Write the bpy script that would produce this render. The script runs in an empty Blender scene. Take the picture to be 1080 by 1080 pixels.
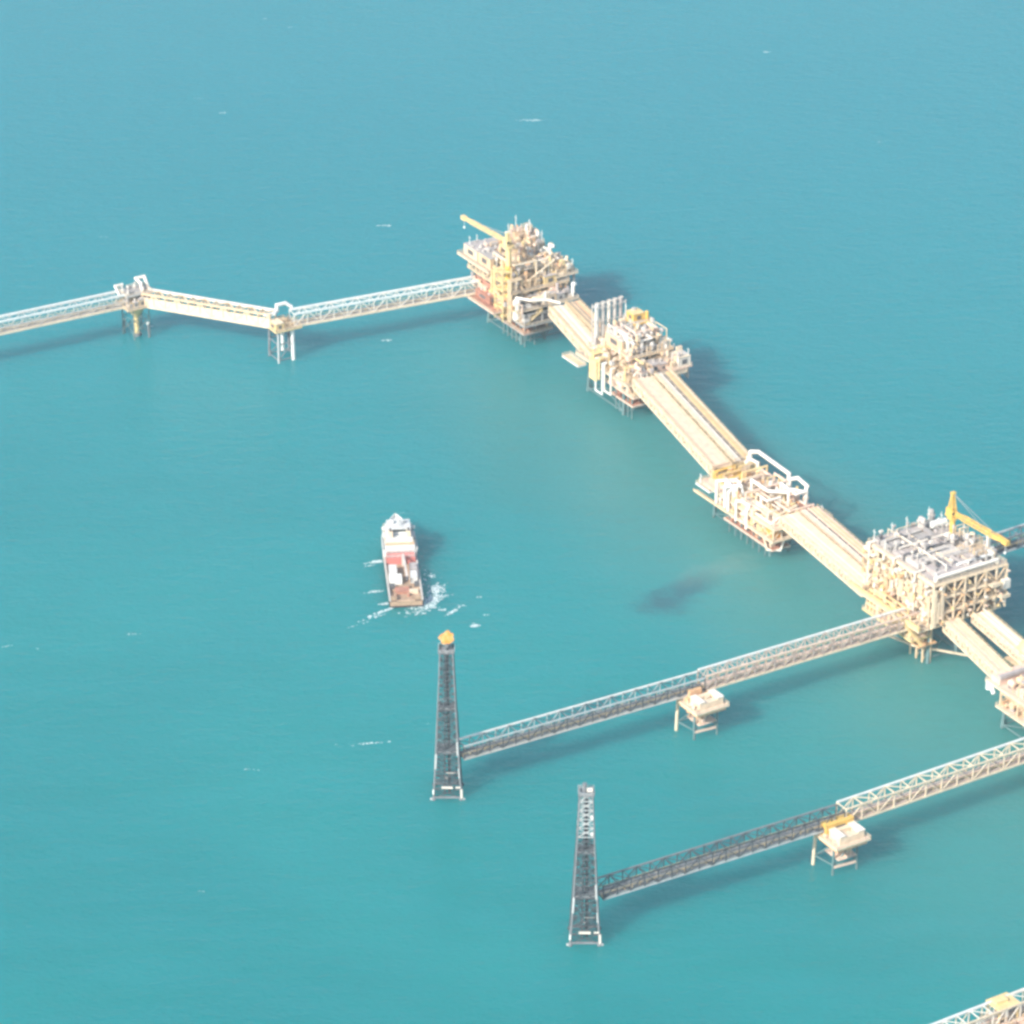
import bpy, math, random
from mathutils import Vector, Matrix

R = math.radians
scene = bpy.context.scene
COL = scene.collection

# ---------------------------------------------------------------- camera
FOV, DEP, DIST = R(16), R(27), 1423.0
cam_d = bpy.data.cameras.new("camera")
cam_d.angle = FOV
cam_d.clip_start, cam_d.clip_end = 5.0, 30000.0
cam = bpy.data.objects.new("camera", cam_d)
COL.objects.link(cam)
CAMH = DIST * math.sin(DEP)
cam.location = (0, -DIST * math.cos(DEP), CAMH)
cam.rotation_euler = (math.pi / 2 - DEP, 0, 0)
scene.camera = cam

# ---------------------------------------------------------------- light
SUN_EL = R(35)
SUN_AZ = R(221)          # clockwise from +Y : behind the camera, to its left
world = bpy.data.worlds.new("World")
scene.world = world
world.use_nodes = True
wn = world.node_tree.nodes
wl = world.node_tree.links
sky = wn.new('ShaderNodeTexSky')
sky.sky_type = 'NISHITA'
sky.sun_disc = False
sky.sun_elevation = SUN_EL
sky.sun_rotation = SUN_AZ
sky.dust_density = 2.0
bg = wn.get('Background') or wn.new('ShaderNodeBackground')
bg.inputs['Strength'].default_value = 0.15
wl.new(sky.outputs[0], bg.inputs['Color'])
sun_d = bpy.data.lights.new("sun", 'SUN')
sun_d.energy = 4.8
sun_d.angle = R(0.5)
sun_d.color = (1.0, 0.93, 0.82)
sun = bpy.data.objects.new("sun", sun_d)
COL.objects.link(sun)
sd = Vector((math.sin(SUN_AZ) * math.cos(SUN_EL), math.cos(SUN_AZ) * math.cos(SUN_EL), math.sin(SUN_EL)))
sun.rotation_euler = sd.to_track_quat('Z', 'Y').to_euler()
sun.location = sd * 600

vs = scene.view_settings
vs.view_transform = 'Standard'
vs.look = 'None'
vs.gamma = 1.0
vs.exposure = 0.52
scene.cycles.filter_width = 3.0
scene.cycles.max_bounces = 8
scene.cycles.volume_bounces = 1

# ---------------------------------------------------------------- materials
MATS = {}

def paint(name, col, rough=0.55, var=0.18, stain=0.25, stain_col=(0.30, 0.17, 0.09), scale=0.5, metal=0.0):
    m = bpy.data.materials.new(name)
    m.use_nodes = True
    nt = m.node_tree
    b = nt.nodes['Principled BSDF']
    b.inputs['Roughness'].default_value = rough
    b.inputs['Metallic'].default_value = metal
    tc = nt.nodes.new('ShaderNodeTexCoord')
    n1 = nt.nodes.new('ShaderNodeTexNoise')
    n1.inputs['Scale'].default_value = scale
    n1.inputs['Detail'].default_value = 5
    n2 = nt.nodes.new('ShaderNodeTexNoise')
    n2.inputs['Scale'].default_value = scale * 0.45
    n2.inputs['Detail'].default_value = 8
    n2.inputs['Roughness'].default_value = 0.7
    nt.links.new(tc.outputs['Object'], n1.inputs['Vector'])
    nt.links.new(tc.outputs['Object'], n2.inputs['Vector'])
    mr = nt.nodes.new('ShaderNodeMapRange')
    mr.inputs['From Min'].default_value = 0.3
    mr.inputs['From Max'].default_value = 0.7
    mr.inputs['To Min'].default_value = 1 - var
    mr.inputs['To Max'].default_value = 1 + var * 0.3
    nt.links.new(n1.outputs['Fac'], mr.inputs['Value'])
    mul = nt.nodes.new('ShaderNodeMix')
    mul.data_type = 'RGBA'
    mul.blend_type = 'MULTIPLY'
    mul.inputs['Factor'].default_value = 1
    mul.inputs['A'].default_value = (*col, 1)
    nt.links.new(mr.outputs['Result'], mul.inputs['B'])
    rp = nt.nodes.new('ShaderNodeMapRange')
    rp.inputs['From Min'].default_value = 0.56
    rp.inputs['From Max'].default_value = 0.74
    rp.inputs['To Max'].default_value = stain
    nt.links.new(n2.outputs['Fac'], rp.inputs['Value'])
    mx = nt.nodes.new('ShaderNodeMix')
    mx.data_type = 'RGBA'
    nt.links.new(rp.outputs['Result'], mx.inputs['Factor'])
    nt.links.new(mul.outputs['Result'], mx.inputs['A'])
    mx.inputs['B'].default_value = (*stain_col, 1)
    nt.links.new(mx.outputs['Result'], b.inputs['Base Color'])
    MATS[name] = m
    return m

paint('cream_paint', (0.70, 0.53, 0.35))
paint('pale_cream_paint', (0.75, 0.62, 0.46))
paint('pink_cream_paint', (0.76, 0.57, 0.46))
paint('peach_paint', (0.74, 0.45, 0.25))
paint('white_paint', (0.76, 0.71, 0.64), 0.45, 0.12, 0.12)
paint('cool_white_paint', (0.72, 0.74, 0.72), 0.45, 0.12, 0.08)
paint('yellow_paint', (0.74, 0.48, 0.12), 0.5)
paint('pale_yellow_paint', (0.76, 0.58, 0.29), 0.5)
paint('orange_paint', (0.80, 0.36, 0.05), 0.5, 0.12, 0.1)
paint('grey_paint', (0.38, 0.36, 0.35), 0.6)
paint('light_grey_paint', (0.54, 0.51, 0.48), 0.6)
paint('lilac_grey_paint', (0.44, 0.40, 0.39), 0.6)
paint('dark_grey_paint', (0.12, 0.12, 0.13), 0.6)
paint('deck_grating', (0.36, 0.31, 0.27), 0.8, 0.3, 0.4)
paint('pink_grey_paint', (0.44, 0.36, 0.32), 0.7)
paint('rust_red_paint', (0.45, 0.21, 0.15), 0.7, 0.3, 0.3)
paint('boat_white_paint', (0.64, 0.65, 0.64), 0.5, 0.2, 0.2, (0.40, 0.33, 0.27), 0.9)
paint('boat_red_paint', (0.55, 0.19, 0.17), 0.5, 0.12, 0.05)
paint('boat_deck_tan', (0.42, 0.29, 0.20), 0.8, 0.3, 0.3)
paint('dark_steel', (0.055, 0.07, 0.085), 0.6, 0.25, 0.12)
paint('mid_steel', (0.20, 0.22, 0.24), 0.6, 0.25, 0.15)
paint('galvanised_steel', (0.46, 0.49, 0.50), 0.5, 0.2, 0.15)
paint('jacket_steel', (0.12, 0.21, 0.22), 0.7, 0.25, 0.2)
paint('hull_dark', (0.05, 0.04, 0.045), 0.5, 0.2, 0.2)
paint('window_glass', (0.02, 0.03, 0.035), 0.08, 0.0, 0.0)

def flame_material():
    m = bpy.data.materials.new('flare_flame')
    m.use_nodes = True
    nt = m.node_tree
    nt.nodes.remove(nt.nodes['Principled BSDF'])
    em = nt.nodes.new('ShaderNodeEmission')
    em.inputs['Strength'].default_value = 1.15
    tc = nt.nodes.new('ShaderNodeTexCoord')
    n = nt.nodes.new('ShaderNodeTexNoise')
    n.inputs['Scale'].default_value = 0.45
    cr = nt.nodes.new('ShaderNodeValToRGB')
    cr.color_ramp.elements[0].position = 0.36
    cr.color_ramp.elements[0].color = (0.85, 0.33, 0.05, 1)
    cr.color_ramp.elements[1].position = 0.56
    cr.color_ramp.elements[1].color = (1.0, 0.60, 0.22, 1)
    nt.links.new(tc.outputs['Object'], n.inputs['Vector'])
    nt.links.new(n.outputs['Fac'], cr.inputs['Fac'])
    nt.links.new(cr.outputs['Color'], em.inputs['Color'])
    tr = nt.nodes.new('ShaderNodeBsdfTransparent'); ms = nt.nodes.new('ShaderNodeMixShader')
    n2 = nt.nodes.new('ShaderNodeTexNoise'); n2.inputs['Scale'].default_value = 0.9
    mr = nt.nodes.new('ShaderNodeMapRange'); mr.inputs['From Min'].default_value = .4; mr.inputs['From Max'].default_value = .62; mr.inputs['To Max'].default_value = .75
    nt.links.new(tc.outputs['Object'], n2.inputs['Vector']); nt.links.new(n2.outputs['Fac'], mr.inputs['Value'])
    nt.links.new(mr.outputs['Result'], ms.inputs['Fac']); nt.links.new(em.outputs[0], ms.inputs[1]); nt.links.new(tr.outputs[0], ms.inputs[2])
    nt.links.new(ms.outputs[0], nt.nodes['Material Output'].inputs['Surface'])
    MATS['flare_flame'] = m
flame_material()

def foam_material():
    m = bpy.data.materials.new('sea_foam')
    m.use_nodes = True
    nt = m.node_tree
    b = nt.nodes['Principled BSDF']
    b.inputs['Base Color'].default_value = (0.66, 0.78, 0.80, 1)
    b.inputs['Roughness'].default_value = 0.9
    tc = nt.nodes.new('ShaderNodeTexCoord')
    n = nt.nodes.new('ShaderNodeTexNoise'); n.inputs['Scale'].default_value = 1.6; n.inputs['Detail'].default_value = 5
    mr = nt.nodes.new('ShaderNodeMapRange')
    mr.inputs['From Min'].default_value = .35; mr.inputs['From Max'].default_value = .62
    mr.inputs['To Min'].default_value = .2; mr.inputs['To Max'].default_value = .95
    nt.links.new(tc.outputs['Object'], n.inputs['Vector']); nt.links.new(n.outputs['Fac'], mr.inputs['Value'])
    nt.links.new(mr.outputs['Result'], b.inputs['Alpha'])
    MATS['sea_foam'] = m
foam_material()

# ---------------------------------------------------------------- the complex grid
# u runs along the chain of platforms, v across it; one rotation for the whole complex.
AX = R(-58.5)
def to_world(u, v, z=0.0):
    return Vector((u * math.cos(AX) - v * math.sin(AX), u * math.sin(AX) + v * math.cos(AX), z))

# ---------------------------------------------------------------- mesh builder
class MB:
    def __init__(self):
        self.v, self.f, self.s = [], [], []
    def quad_box(self, pts):                    # 8 points, bottom 4 then top 4
        n = len(self.v)
        self.v += [tuple(p) for p in pts]
        for q in ((3, 2, 1, 0), (4, 5, 6, 7), (0, 1, 5, 4), (1, 2, 6, 5), (2, 3, 7, 6), (3, 0, 4, 7)):
            self.f.append(tuple(n + i for i in q)); self.s.append(False)
        return self
    def box(self, a, b):
        (x0, y0, z0), (x1, y1, z1) = a, b
        x0, x1 = sorted((x0, x1)); y0, y1 = sorted((y0, y1)); z0, z1 = sorted((z0, z1))
        return self.quad_box([(x0, y0, z0), (x1, y0, z0), (x1, y1, z0), (x0, y1, z0),
                              (x0, y0, z1), (x1, y0, z1), (x1, y1, z1), (x0, y1, z1)])
    def bar(self, p, q, w, h=None):             # square section bar
        h = h or w
        p, q = Vector(p), Vector(q)
        d = (q - p)
        if d.length < 1e-6: return self
        d.normalize()
        upv = Vector((0, 0, 1)) if abs(d.z) < 0.95 else Vector((1, 0, 0))
        s = d.cross(upv).normalized() * (w / 2)
        t = s.cross(d).normalized() * (h / 2)
        return self.quad_box([p - s - t, p + s - t, p + s + t, p - s + t, q - s - t, q + s - t, q + s + t, q - s + t])
    def tube(self, p, q, r, n=8, r2=None, caps=True):
        r2 = r if r2 is None else r2
        p, q = Vector(p), Vector(q)
        d = (q - p)
        if d.length < 1e-6: return self
        d.normalize()
        a = Vector((0, 0, 1)) if abs(d.z) < 0.9 else Vector((1, 0, 0))
        s = d.cross(a).normalized(); t = d.cross(s).normalized()
        k = len(self.v)
        for c, rr in ((p, r), (q, r2)):
            for i in range(n):
                an = 2 * math.pi * i / n
                self.v.append(tuple(c + (s * math.cos(an) + t * math.sin(an)) * rr))
        for i in range(n):
            j = (i + 1) % n
            self.f.append((k + i, k + j, k + n + j, k + n + i)); self.s.append(True)
        if caps:
            # end discs get their own corners, so the side keeps its true round shading
            e = len(self.v)
            self.v += self.v[k:k + 2 * n]
            self.f.append(tuple(e + n - 1 - i for i in range(n))); self.s.append(False)
            self.f.append(tuple(e + n + i for i in range(n))); self.s.append(False)
        return self
    def path(self, pts, r, n=8):                # pipe with elbows
        for a, b in zip(pts, pts[1:]): self.tube(a, b, r, n)
        for c in pts[1:-1]: self.ball(c, r * 1.12, 6, 4)
        return self
    def ball(self, c, r, n=10, m=6, sz=1.0, jit=0, rng=None):
        k = len(self.v)
        cx, cy, cz = c
        self.v.append((cx, cy, cz - r * sz))
        for j in range(1, m):
            ph = -math.pi / 2 + math.pi * j / m
            for i in range(n):
                th = 2 * math.pi * i / n
                rr = r * (1 + (rng.uniform(-jit, jit) if rng else 0))
                self.v.append((cx + rr * math.cos(ph) * math.cos(th), cy + rr * math.cos(ph) * math.sin(th), cz + rr * sz * math.sin(ph)))
        self.v.append((cx, cy, cz + r * sz))
        top = len(self.v) - 1
        for i in range(n):
            i2 = (i + 1) % n
            self.f.append((k, k + 1 + i2, k + 1 + i)); self.s.append(True)
            for j in range(m - 2):
                a = k + 1 + j * n
                self.f.append((a + i, a + i2, a + n + i2, a + n + i)); self.s.append(True)
            a = k + 1 + (m - 2) * n
            self.f.append((a + i, a + i2, top)); self.s.append(True)
        return self
    def capsule(self, p, q, r, n=10):           # vessel with dished ends
        p, q = Vector(p), Vector(q)
        d = (q - p).normalized()
        self.tube(p, q, r, n, caps=False)
        self.tube(p, p - d * r * 0.35, r, n, r * 0.72); self.tube(p - d * r * 0.35, p - d * r * 0.5, r * 0.72, n, r * 0.2)
        self.tube(q, q + d * r * 0.35, r, n, r * 0.72); self.tube(q + d * r * 0.35, q + d * r * 0.5, r * 0.72, n, r * 0.2)
        return self
    def prism(self, outline, z0, z1):           # outline counter-clockwise
        n = len(self.v); k = len(outline)
        self.v += [(x, y, z0) for x, y in outline] + [(x, y, z1) for x, y in outline]
        self.f.append(tuple(n + k - 1 - i for i in range(k))); self.s.append(False)
        self.f.append(tuple(n + k + i for i in range(k))); self.s.append(False)
        for i in range(k):
            j = (i + 1) % k
            self.f.append((n + i, n + j, n + k + j, n + k + i)); self.s.append(False)
        return self

class Thing:
    """An Empty at the thing's base; its parts are meshes written in grid coordinates."""
    def __init__(self, name, label, cat, origin, group=None, grid=True, rot=0.0):
        self.o = bpy.data.objects.new(name, None)
        COL.objects.link(self.o)
        self.org = Vector(origin)
        if grid:
            self.o.location = to_world(*origin)
            self.o.rotation_euler = (0, 0, AX)
        else:
            self.o.location = origin
            self.o.rotation_euler = (0, 0, rot)
            self.org = Vector((0, 0, 0))
        self.o['label'] = label; self.o['category'] = cat; self.o['kind'] = 'thing'
        if group: self.o['group'] = group
    def part(self, name, mb, mat, parent=None, label=None):
        me = bpy.data.meshes.new(name)
        o = self.org
        me.from_pydata([(x - o.x, y - o.y, z - o.z) for x, y, z in mb.v], [], mb.f)
        me.polygons.foreach_set('use_smooth', mb.s)
        me.materials.append(MATS[mat])
        ob = bpy.data.objects.new(name, me)
        COL.objects.link(ob)
        ob.parent = parent or self.o
        if label: ob['label'] = label
        return ob

# ---------------------------------------------------------------- generic pieces
def rail(mb, pts, z, closed=True):
    ps = list(pts) + ([pts[0]] if closed else [])
    for (a, b), (c, d) in zip(ps, ps[1:]):
        L = math.hypot(c - a, d - b)
        n = max(1, int(L / 2.0))
        for h in (0.55, 1.1): mb.bar((a, b, z + h), (c, d, z + h), 0.11)
        for i in range(n + 1):
            t = i / n
            mb.bar((a + (c - a) * t, b + (d - b) * t, z), (a + (c - a) * t, b + (d - b) * t, z + 1.1), 0.11)
    return mb

def rect(u0, u1, v0, v1): return [(u0, v0), (u1, v0), (u1, v1), (u0, v1)]

def deck(T, u0, u1, v0, v1, z, mat='deck_grating', edge='cream_paint', rails=True):
    p = T.part('deck', MB().box((u0, v0, z - 0.25), (u1, v1, z)), mat)
    e = MB(); w = 0.3
    e.box((u0 - w, v0 - w, z - 0.55), (u1 + w, v0 - 0.004, z + 0.05)).box((u0 - w, v1 + 0.004, z - 0.55), (u1 + w, v1 + w, z + 0.05))
    e.box((u0 - w, v0, z - 0.55), (u0 - 0.004, v1, z + 0.05)).box((u1 + 0.004, v0, z - 0.55), (u1 + w, v1, z + 0.05))
    n = max(2, int((u1 - u0) / 5))
    for i in range(1, n):
        uu = u0 + (u1 - u0) * i / n
        e.box((uu - .15, v0, z - 0.95), (uu + .15, v1, z - 0.254))
    T.part('edge_beam', e, edge, p)
    if rails:
        T.part('handrail', rail(MB(), rect(u0 - .2, u1 + .2, v0 - .2, v1 + .2), z + .05), 'pale_cream_paint', p)
    return p

def columns(T, u0, u1, v0, v1, z0, z1, nu, nv, w=0.7, mat='cream_paint', brace=True):
    m = MB(); b = MB()
    us = [u0 + (u1 - u0) * i / (nu - 1) for i in range(nu)]
    vv = [v0 + (v1 - v0) * j / (nv - 1) for j in range(nv)]
    for a in us:
        for c in vv: m.bar((a, c, z0), (a, c, z1), w)
    for a in us: m.bar((a, vv[0], z1 - .45), (a, vv[-1], z1 - .45), w * .5)
    m.bar((us[0], vv[0], z1 - .45), (us[-1], vv[0], z1 - .45), w * .5).bar((us[0], vv[-1], z1 - .45), (us[-1], vv[-1], z1 - .45), w * .5)
    if brace:
        for c in (vv[0], vv[-1]):
            for i in range(nu - 1):
                k = i % 2
                b.bar((us[i + k], c, z0), (us[i + 1 - k], c, z1 - .5), w * .6)
        for a in (us[0], us[-1]):
            for j in range(nv - 1):
                k = j % 2
                b.bar((a, vv[j + k], z0), (a, vv[j + 1 - k], z1 - .5), w * .6)
    T.part('column_frame', m, mat)
    if brace: T.part('diagonal_brace', b, mat)

def jacket(T, us, vs_, ztop, batter=0.09, r=0.7, mat='jacket_steel', bmat='jacket_steel'):
    cu, cv = sum(us) / len(us), sum(vs_) / len(vs_)
    top, bot = {}, {}
    for i, a in enumerate(us):
        for j, c in enumerate(vs_):
            s = ztop * batter
            d = Vector((a - cu, c - cv)); d = d.normalized() * s if d.length > 1 else Vector((0, 0))
            top[i, j] = Vector((a, c, ztop)); bot[i, j] = Vector((a + d.x, c + d.y, -3.0))
            T.part('jacket_leg', MB().tube(bot[i, j], top[i, j], r, 10), mat)
    b = MB()
    def lv(k, t): return bot[k].lerp(top[k], t)
    prs = []
    for i in range(len(us)):
        for j in range(len(vs_)):
            if i + 1 < len(us): prs.append(((i, j), (i + 1, j)))
            if j + 1 < len(vs_): prs.append(((i, j), (i, j + 1)))
    for a, c in prs:
        b.tube(lv(a, .28), lv(c, .28), r * .38, 6)
        b.tube(lv(a, .28), lv(c, .93), r * .34, 6)
        b.tube(lv(c, .28), lv(a, .93), r * .34, 6)
    T.part('jacket_bracing', b, bmat)

rng = random.Random(7)

def eq_house(T, u0, u1, v0, v1, z, h, mat, roof):
    m = MB().box((u0, v0, z), (u1, v1, z + h))
    n = max(1, int((u1 - u0) / 1.3))
    for i in range(n + 1):
        x = u0 + (u1 - u0) * i / n
        m.box((x - .1, v0 - .14, z), (x + .1, v0 - .004, z + h - .2)).box((x - .1, v1 + .004, z), (x + .1, v1 + .14, z + h - .2))
    n = max(1, int((v1 - v0) / 1.3))
    for i in range(n + 1):
        y = v0 + (v1 - v0) * i / n
        m.box((u0 - .14, y - .1, z), (u0 - .004, y + .1, z + h - .2)).box((u1 + .004, y - .1, z), (u1 + .14, y + .1, z + h - .2))
    p = T.part('equipment_housing', m, mat)
    T.part('roof_panel', MB().box((u0 - .25, v0 - .25, z + h + .003), (u1 + .25, v1 + .25, z + h + .2)), roof, p)
    l = MB()
    cu = (u0 + u1) / 2
    l.box((cu - (u1 - u0) * .2, v0 - .2, z + h * .3), (cu + (u1 - u0) * .2, v0 - .145, z + h * .75))
    cv = (v0 + v1) / 2
    l.box((u1 + .145, cv - (v1 - v0) * .2, z + h * .25), (u1 + .2, cv + (v1 - v0) * .2, z + h * .75))
    T.part('louvre', l, 'dark_grey_paint', p)
    # things on the roof
    for _ in range(max(1, int((u1 - u0) * (v1 - v0) / 16))):
        a, c = rng.uniform(u0 + .8, u1 - .8), rng.uniform(v0 + .8, v1 - .8)
        k = MB()
        if rng.random() < .5: k.tube((a, c, z + h + .2), (a, c, z + h + rng.uniform(.7, 2.0)), rng.uniform(.25, .5), 8)
        else:
            s, t = rng.uniform(.4, .8), rng.uniform(.4, .8)
            k.box((a - s, c - t, z + h + .2), (a + s, c + t, z + h + rng.uniform(.6, 1.3)))
        T.part('roof_vent', k, 'light_grey_paint', p)

def eq_hvessel(T, u0, u1, v0, v1, z, mat):
    along_u = (u1 - u0) > (v1 - v0)
    r = min((v1 - v0) if along_u else (u1 - u0), 3.4) / 2 * .85
    zc = z + r + .9
    cu, cv = (u0 + u1) / 2, (v0 + v1) / 2
    m, s = MB(), MB()
    if along_u:
        m.capsule((u0 + r * .6, cv, zc), (u1 - r * .6, cv, zc), r, 12)
        for x in (u0 + (u1 - u0) * .28, u0 + (u1 - u0) * .72): s.box((x - .25, cv - r * .8, z), (x + .25, cv + r * .8, zc - r * .5))
    else:
        m.capsule((cu, v0 + r * .6, zc), (cu, v1 - r * .6, zc), r, 12)
        for y in (v0 + (v1 - v0) * .28, v0 + (v1 - v0) * .72): s.box((cu - r * .8, y - .25, z), (cu + r * .8, y + .25, zc - r * .5))
    m.tube((cu, cv, zc), (cu, cv, zc + r + .7), .35, 8)
    p = T.part('pressure_vessel', m, mat)
    T.part('saddle', s, 'grey_paint', p)

def eq_vvessel(T, u0, u1, v0, v1, z, h, mat):
    cu, cv = (u0 + u1) / 2, (v0 + v1) / 2
    r = min(u1 - u0, v1 - v0, 4.2) / 2 * .72
    m = MB().capsule((cu, cv, z + .4 + r * .5), (cu, cv, z + h), r, 12)
    m.tube((cu, cv, z), (cu, cv, z + .8), r * .9, 10)
    p = T.part('vertical_vessel', m, mat)
    T.part('access_ring', MB().tube((cu, cv, z + h * .72), (cu, cv, z + h * .72 + .15), r + .7, 12), 'grey_paint', p)

def eq_manifold(T, u0, u1, v0, v1, z, h, mat):
    m = MB(); f = MB()
    n = max(2, int((u1 - u0) / 1.2))
    for i in range(n):
        x = u0 + (u1 - u0) * (i + .5) / n
        hh = z + h * rng.uniform(.45, 1)
        m.path([(x, v0 + .3, z + .2), (x, v0 + .3, hh), (x, v1 - .4, hh), (x, v1 - .4, z + .2)], rng.choice((.16, .22, .3)), 7)
    m.tube((u0, v0 + .9, z + .5), (u1, v0 + .9, z + .5), .35, 8)
    m.tube((u0, v1 - 1, z + 1.1), (u1, v1 - 1, z + 1.1), .3, 8)
    p = T.part('pipe_manifold', m, mat)
    for x in (u0, u1):
        f.bar((x, v0, z), (x, v0, z + h), .3).bar((x, v1, z), (x, v1, z + h), .3).bar((x, v0, z + h), (x, v1, z + h), .3)
    T.part('support_frame', f, 'cream_paint', p)

def eq_cooler(T, u0, u1, v0, v1, z, mat):
    zb = z + 1.7
    m = MB().box((u0, v0, zb), (u1, v1, zb + 1.2))
    for x in (u0 + .3, u1 - .3):
        for y in (v0 + .3, v1 - .3): m.bar((x, y, z), (x, y, zb), .35)
    p = T.part('air_cooler', m, mat)
    g = MB(); d = MB()
    nu, nv = max(1, round((u1 - u0) / 3.2)), max(1, round((v1 - v0) / 3.2))
    for i in range(nu):
        for j in range(nv):
            x, y = u0 + (u1 - u0) * (i + .5) / nu, v0 + (v1 - v0) * (j + .5) / nv
            rr = min((u1 - u0) / nu, (v1 - v0) / nv) * .42
            g.tube((x, y, zb + 1.2), (x, y, zb + 1.75), rr, 14, rr * .92, caps=False)
            d.tube((x, y, zb + 1.25), (x, y, zb + 1.4), rr * .9, 14)
    T.part('fan_ring', g, 'light_grey_paint', p)
    T.part('fan_screen', d, 'dark_grey_paint', p)

def eq_skid(T, u0, u1, v0, v1, z, mat):
    m = MB().box((u0, v0, z), (u1, v1, z + .3))
    n = max(1, int((u1 - u0) / 2.0))
    for i in range(n):
        x = u0 + (u1 - u0) * (i + .5) / n
        m.tube((x, v0 + .3, z + .9), (x, (v0 + v1) / 2, z + .9), .5, 8)
        m.box((x - .5, (v0 + v1) / 2 + .1, z + .3), (x + .5, v1 - .3, z + rng.uniform(.9, 2.0)))
        m.tube((x + .2, v0 + .7, z + .9), (x + .2, v0 + .7, z + rng.uniform(1.6, 3.2)), .14, 6)
    T.part('pump_skid', m, mat)

def fill(T, u0, u1, v0, v1, z, hmax, mats, kinds, cell=6.0, gap=0.5, roof='lilac_grey_paint'):
    """Divide a deck into bays and stand one piece of process equipment in each."""
    du, dv = u1 - u0, v1 - v0
    if max(du, dv) > cell:
        t = rng.uniform(.4, .6)
        if du >= dv:
            fill(T, u0, u0 + du * t - gap / 2, v0, v1, z, hmax, mats, kinds, cell, gap, roof); fill(T, u0 + du * t + gap / 2, u1, v0, v1, z, hmax, mats, kinds, cell, gap, roof)
        else:
            fill(T, u0, u1, v0, v0 + dv * t - gap / 2, z, hmax, mats, kinds, cell, gap, roof); fill(T, u0, u1, v0 + dv * t + gap / 2, v1, z, hmax, mats, kinds, cell, gap, roof)
        return
    k = rng.choice(kinds); mt = rng.choice(mats); h = hmax * rng.uniform(.55, 1)
    if k == 'house': eq_house(T, u0, u1, v0, v1, z, h * .85, mt, roof)
    elif k == 'hv': eq_hvessel(T, u0, u1, v0, v1, z, mt)
    elif k == 'vv': eq_vvessel(T, u0, u1, v0, v1, z, h, mt)
    elif k == 'man': eq_manifold(T, u0, u1, v0, v1, z, h, mt)
    elif k == 'cool': eq_cooler(T, u0, u1, v0, v1, z, mt)
    else: eq_skid(T, u0, u1, v0, v1, z, mt)

def pipe_run(T, pts, r, mat, name='pipe_run'):
    return T.part(name, MB().path(pts, r, 9), mat)

def random_pipes(T, n, u0, u1, v0, v1, z0, z1, mats, r=(.15, .4)):
    for _ in range(n):
        a, b = sorted((rng.uniform(u0, u1), rng.uniform(u0, u1))); y = rng.uniform(v0, v1); y2 = rng.uniform(v0, v1)
        z = rng.uniform(z0, z1); zz = rng.uniform(z0, z1)
        if b - a < 3: b = min(u1, a + 4)
        pts = rng.choice(([(a, y, z0), (a, y, z), (b, y, z), (b, y, z0)],
                          [(a, y, z0), (a, y, z), (b, y, z), (b, y2, z), (b, y2, z0)],
                          [(a, y, z0), (a, y, z), (b, y, z), (b, y2, zz), (b, y2, z0)],
                          [(a, y, z0), (a, y, z), (a, y2, z), (a, y2, z0)]))
        pipe_run(T, pts, rng.uniform(*r), rng.choice(mats))

def clutter(T, n, u0, u1, v0, v1, z0, z1, mats, s=(.4, 1.3), base=None, wall=None):
    """Small cabinets, valves, drums and stub pipes at odd heights, each on a post from the deck or a bracket from the wall."""
    for _ in range(n):
        a, c, z = rng.uniform(u0, u1), rng.uniform(v0, v1), rng.uniform(z0, z1)
        w, d, h = rng.uniform(*s), rng.uniform(*s), rng.uniform(s[0], s[1] * 1.6)
        m = MB()
        k = rng.random()
        if k < .55: m.box((a - w, c - d, z), (a + w, c + d, z + h))
        elif k < .85: m.tube((a, c, z), (a, c, z + h * 1.6), w * .6, 9)
        else: m.capsule((a - w * 1.2, c, z + .4), (a + w * 1.2, c, z + .4), d * .6, 9)
        if wall: m.bar((a, c, z + .15), (a if wall[0] is None else wall[0], c if wall[1] is None else wall[1], z + .15), .25)
        else: m.bar((a, c, base), (a, c, z + .3), .3)
        T.part('deck_fitting', m, rng.choice(mats))

def masts(T, pts, mat='cool_white_paint'):
    for u, v, z0, z1 in pts:
        T.part('mast', MB().tube((u, v, z0), (u, v, z1), .28, 6, .12).bar((u - .9, v, z0 + (z1 - z0) * .8), (u + .9, v, z0 + (z1 - z0) * .8), .16), mat)

def stair(T, p, q, w=1.0, mat='pale_yellow_paint'):
    m = MB(); p, q = Vector(p), Vector(q)
    n = max(3, int((q - p).length / .5))
    d = (q - p); s = Vector((d.y, -d.x, 0)).normalized() * w / 2
    m.bar(p + s, q + s, .14, .3).bar(p - s, q - s, .14, .3)
    m.bar(p + s + Vector((0, 0, 1)), q + s + Vector((0, 0, 1)), .12).bar(p - s + Vector((0, 0, 1)), q - s + Vector((0, 0, 1)), .12)
    for i in range(1, n):
        c = p.lerp(q, i / n); m.bar(c + s, c - s, .28, .08)
    T.part('stairway', m, mat)

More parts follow.
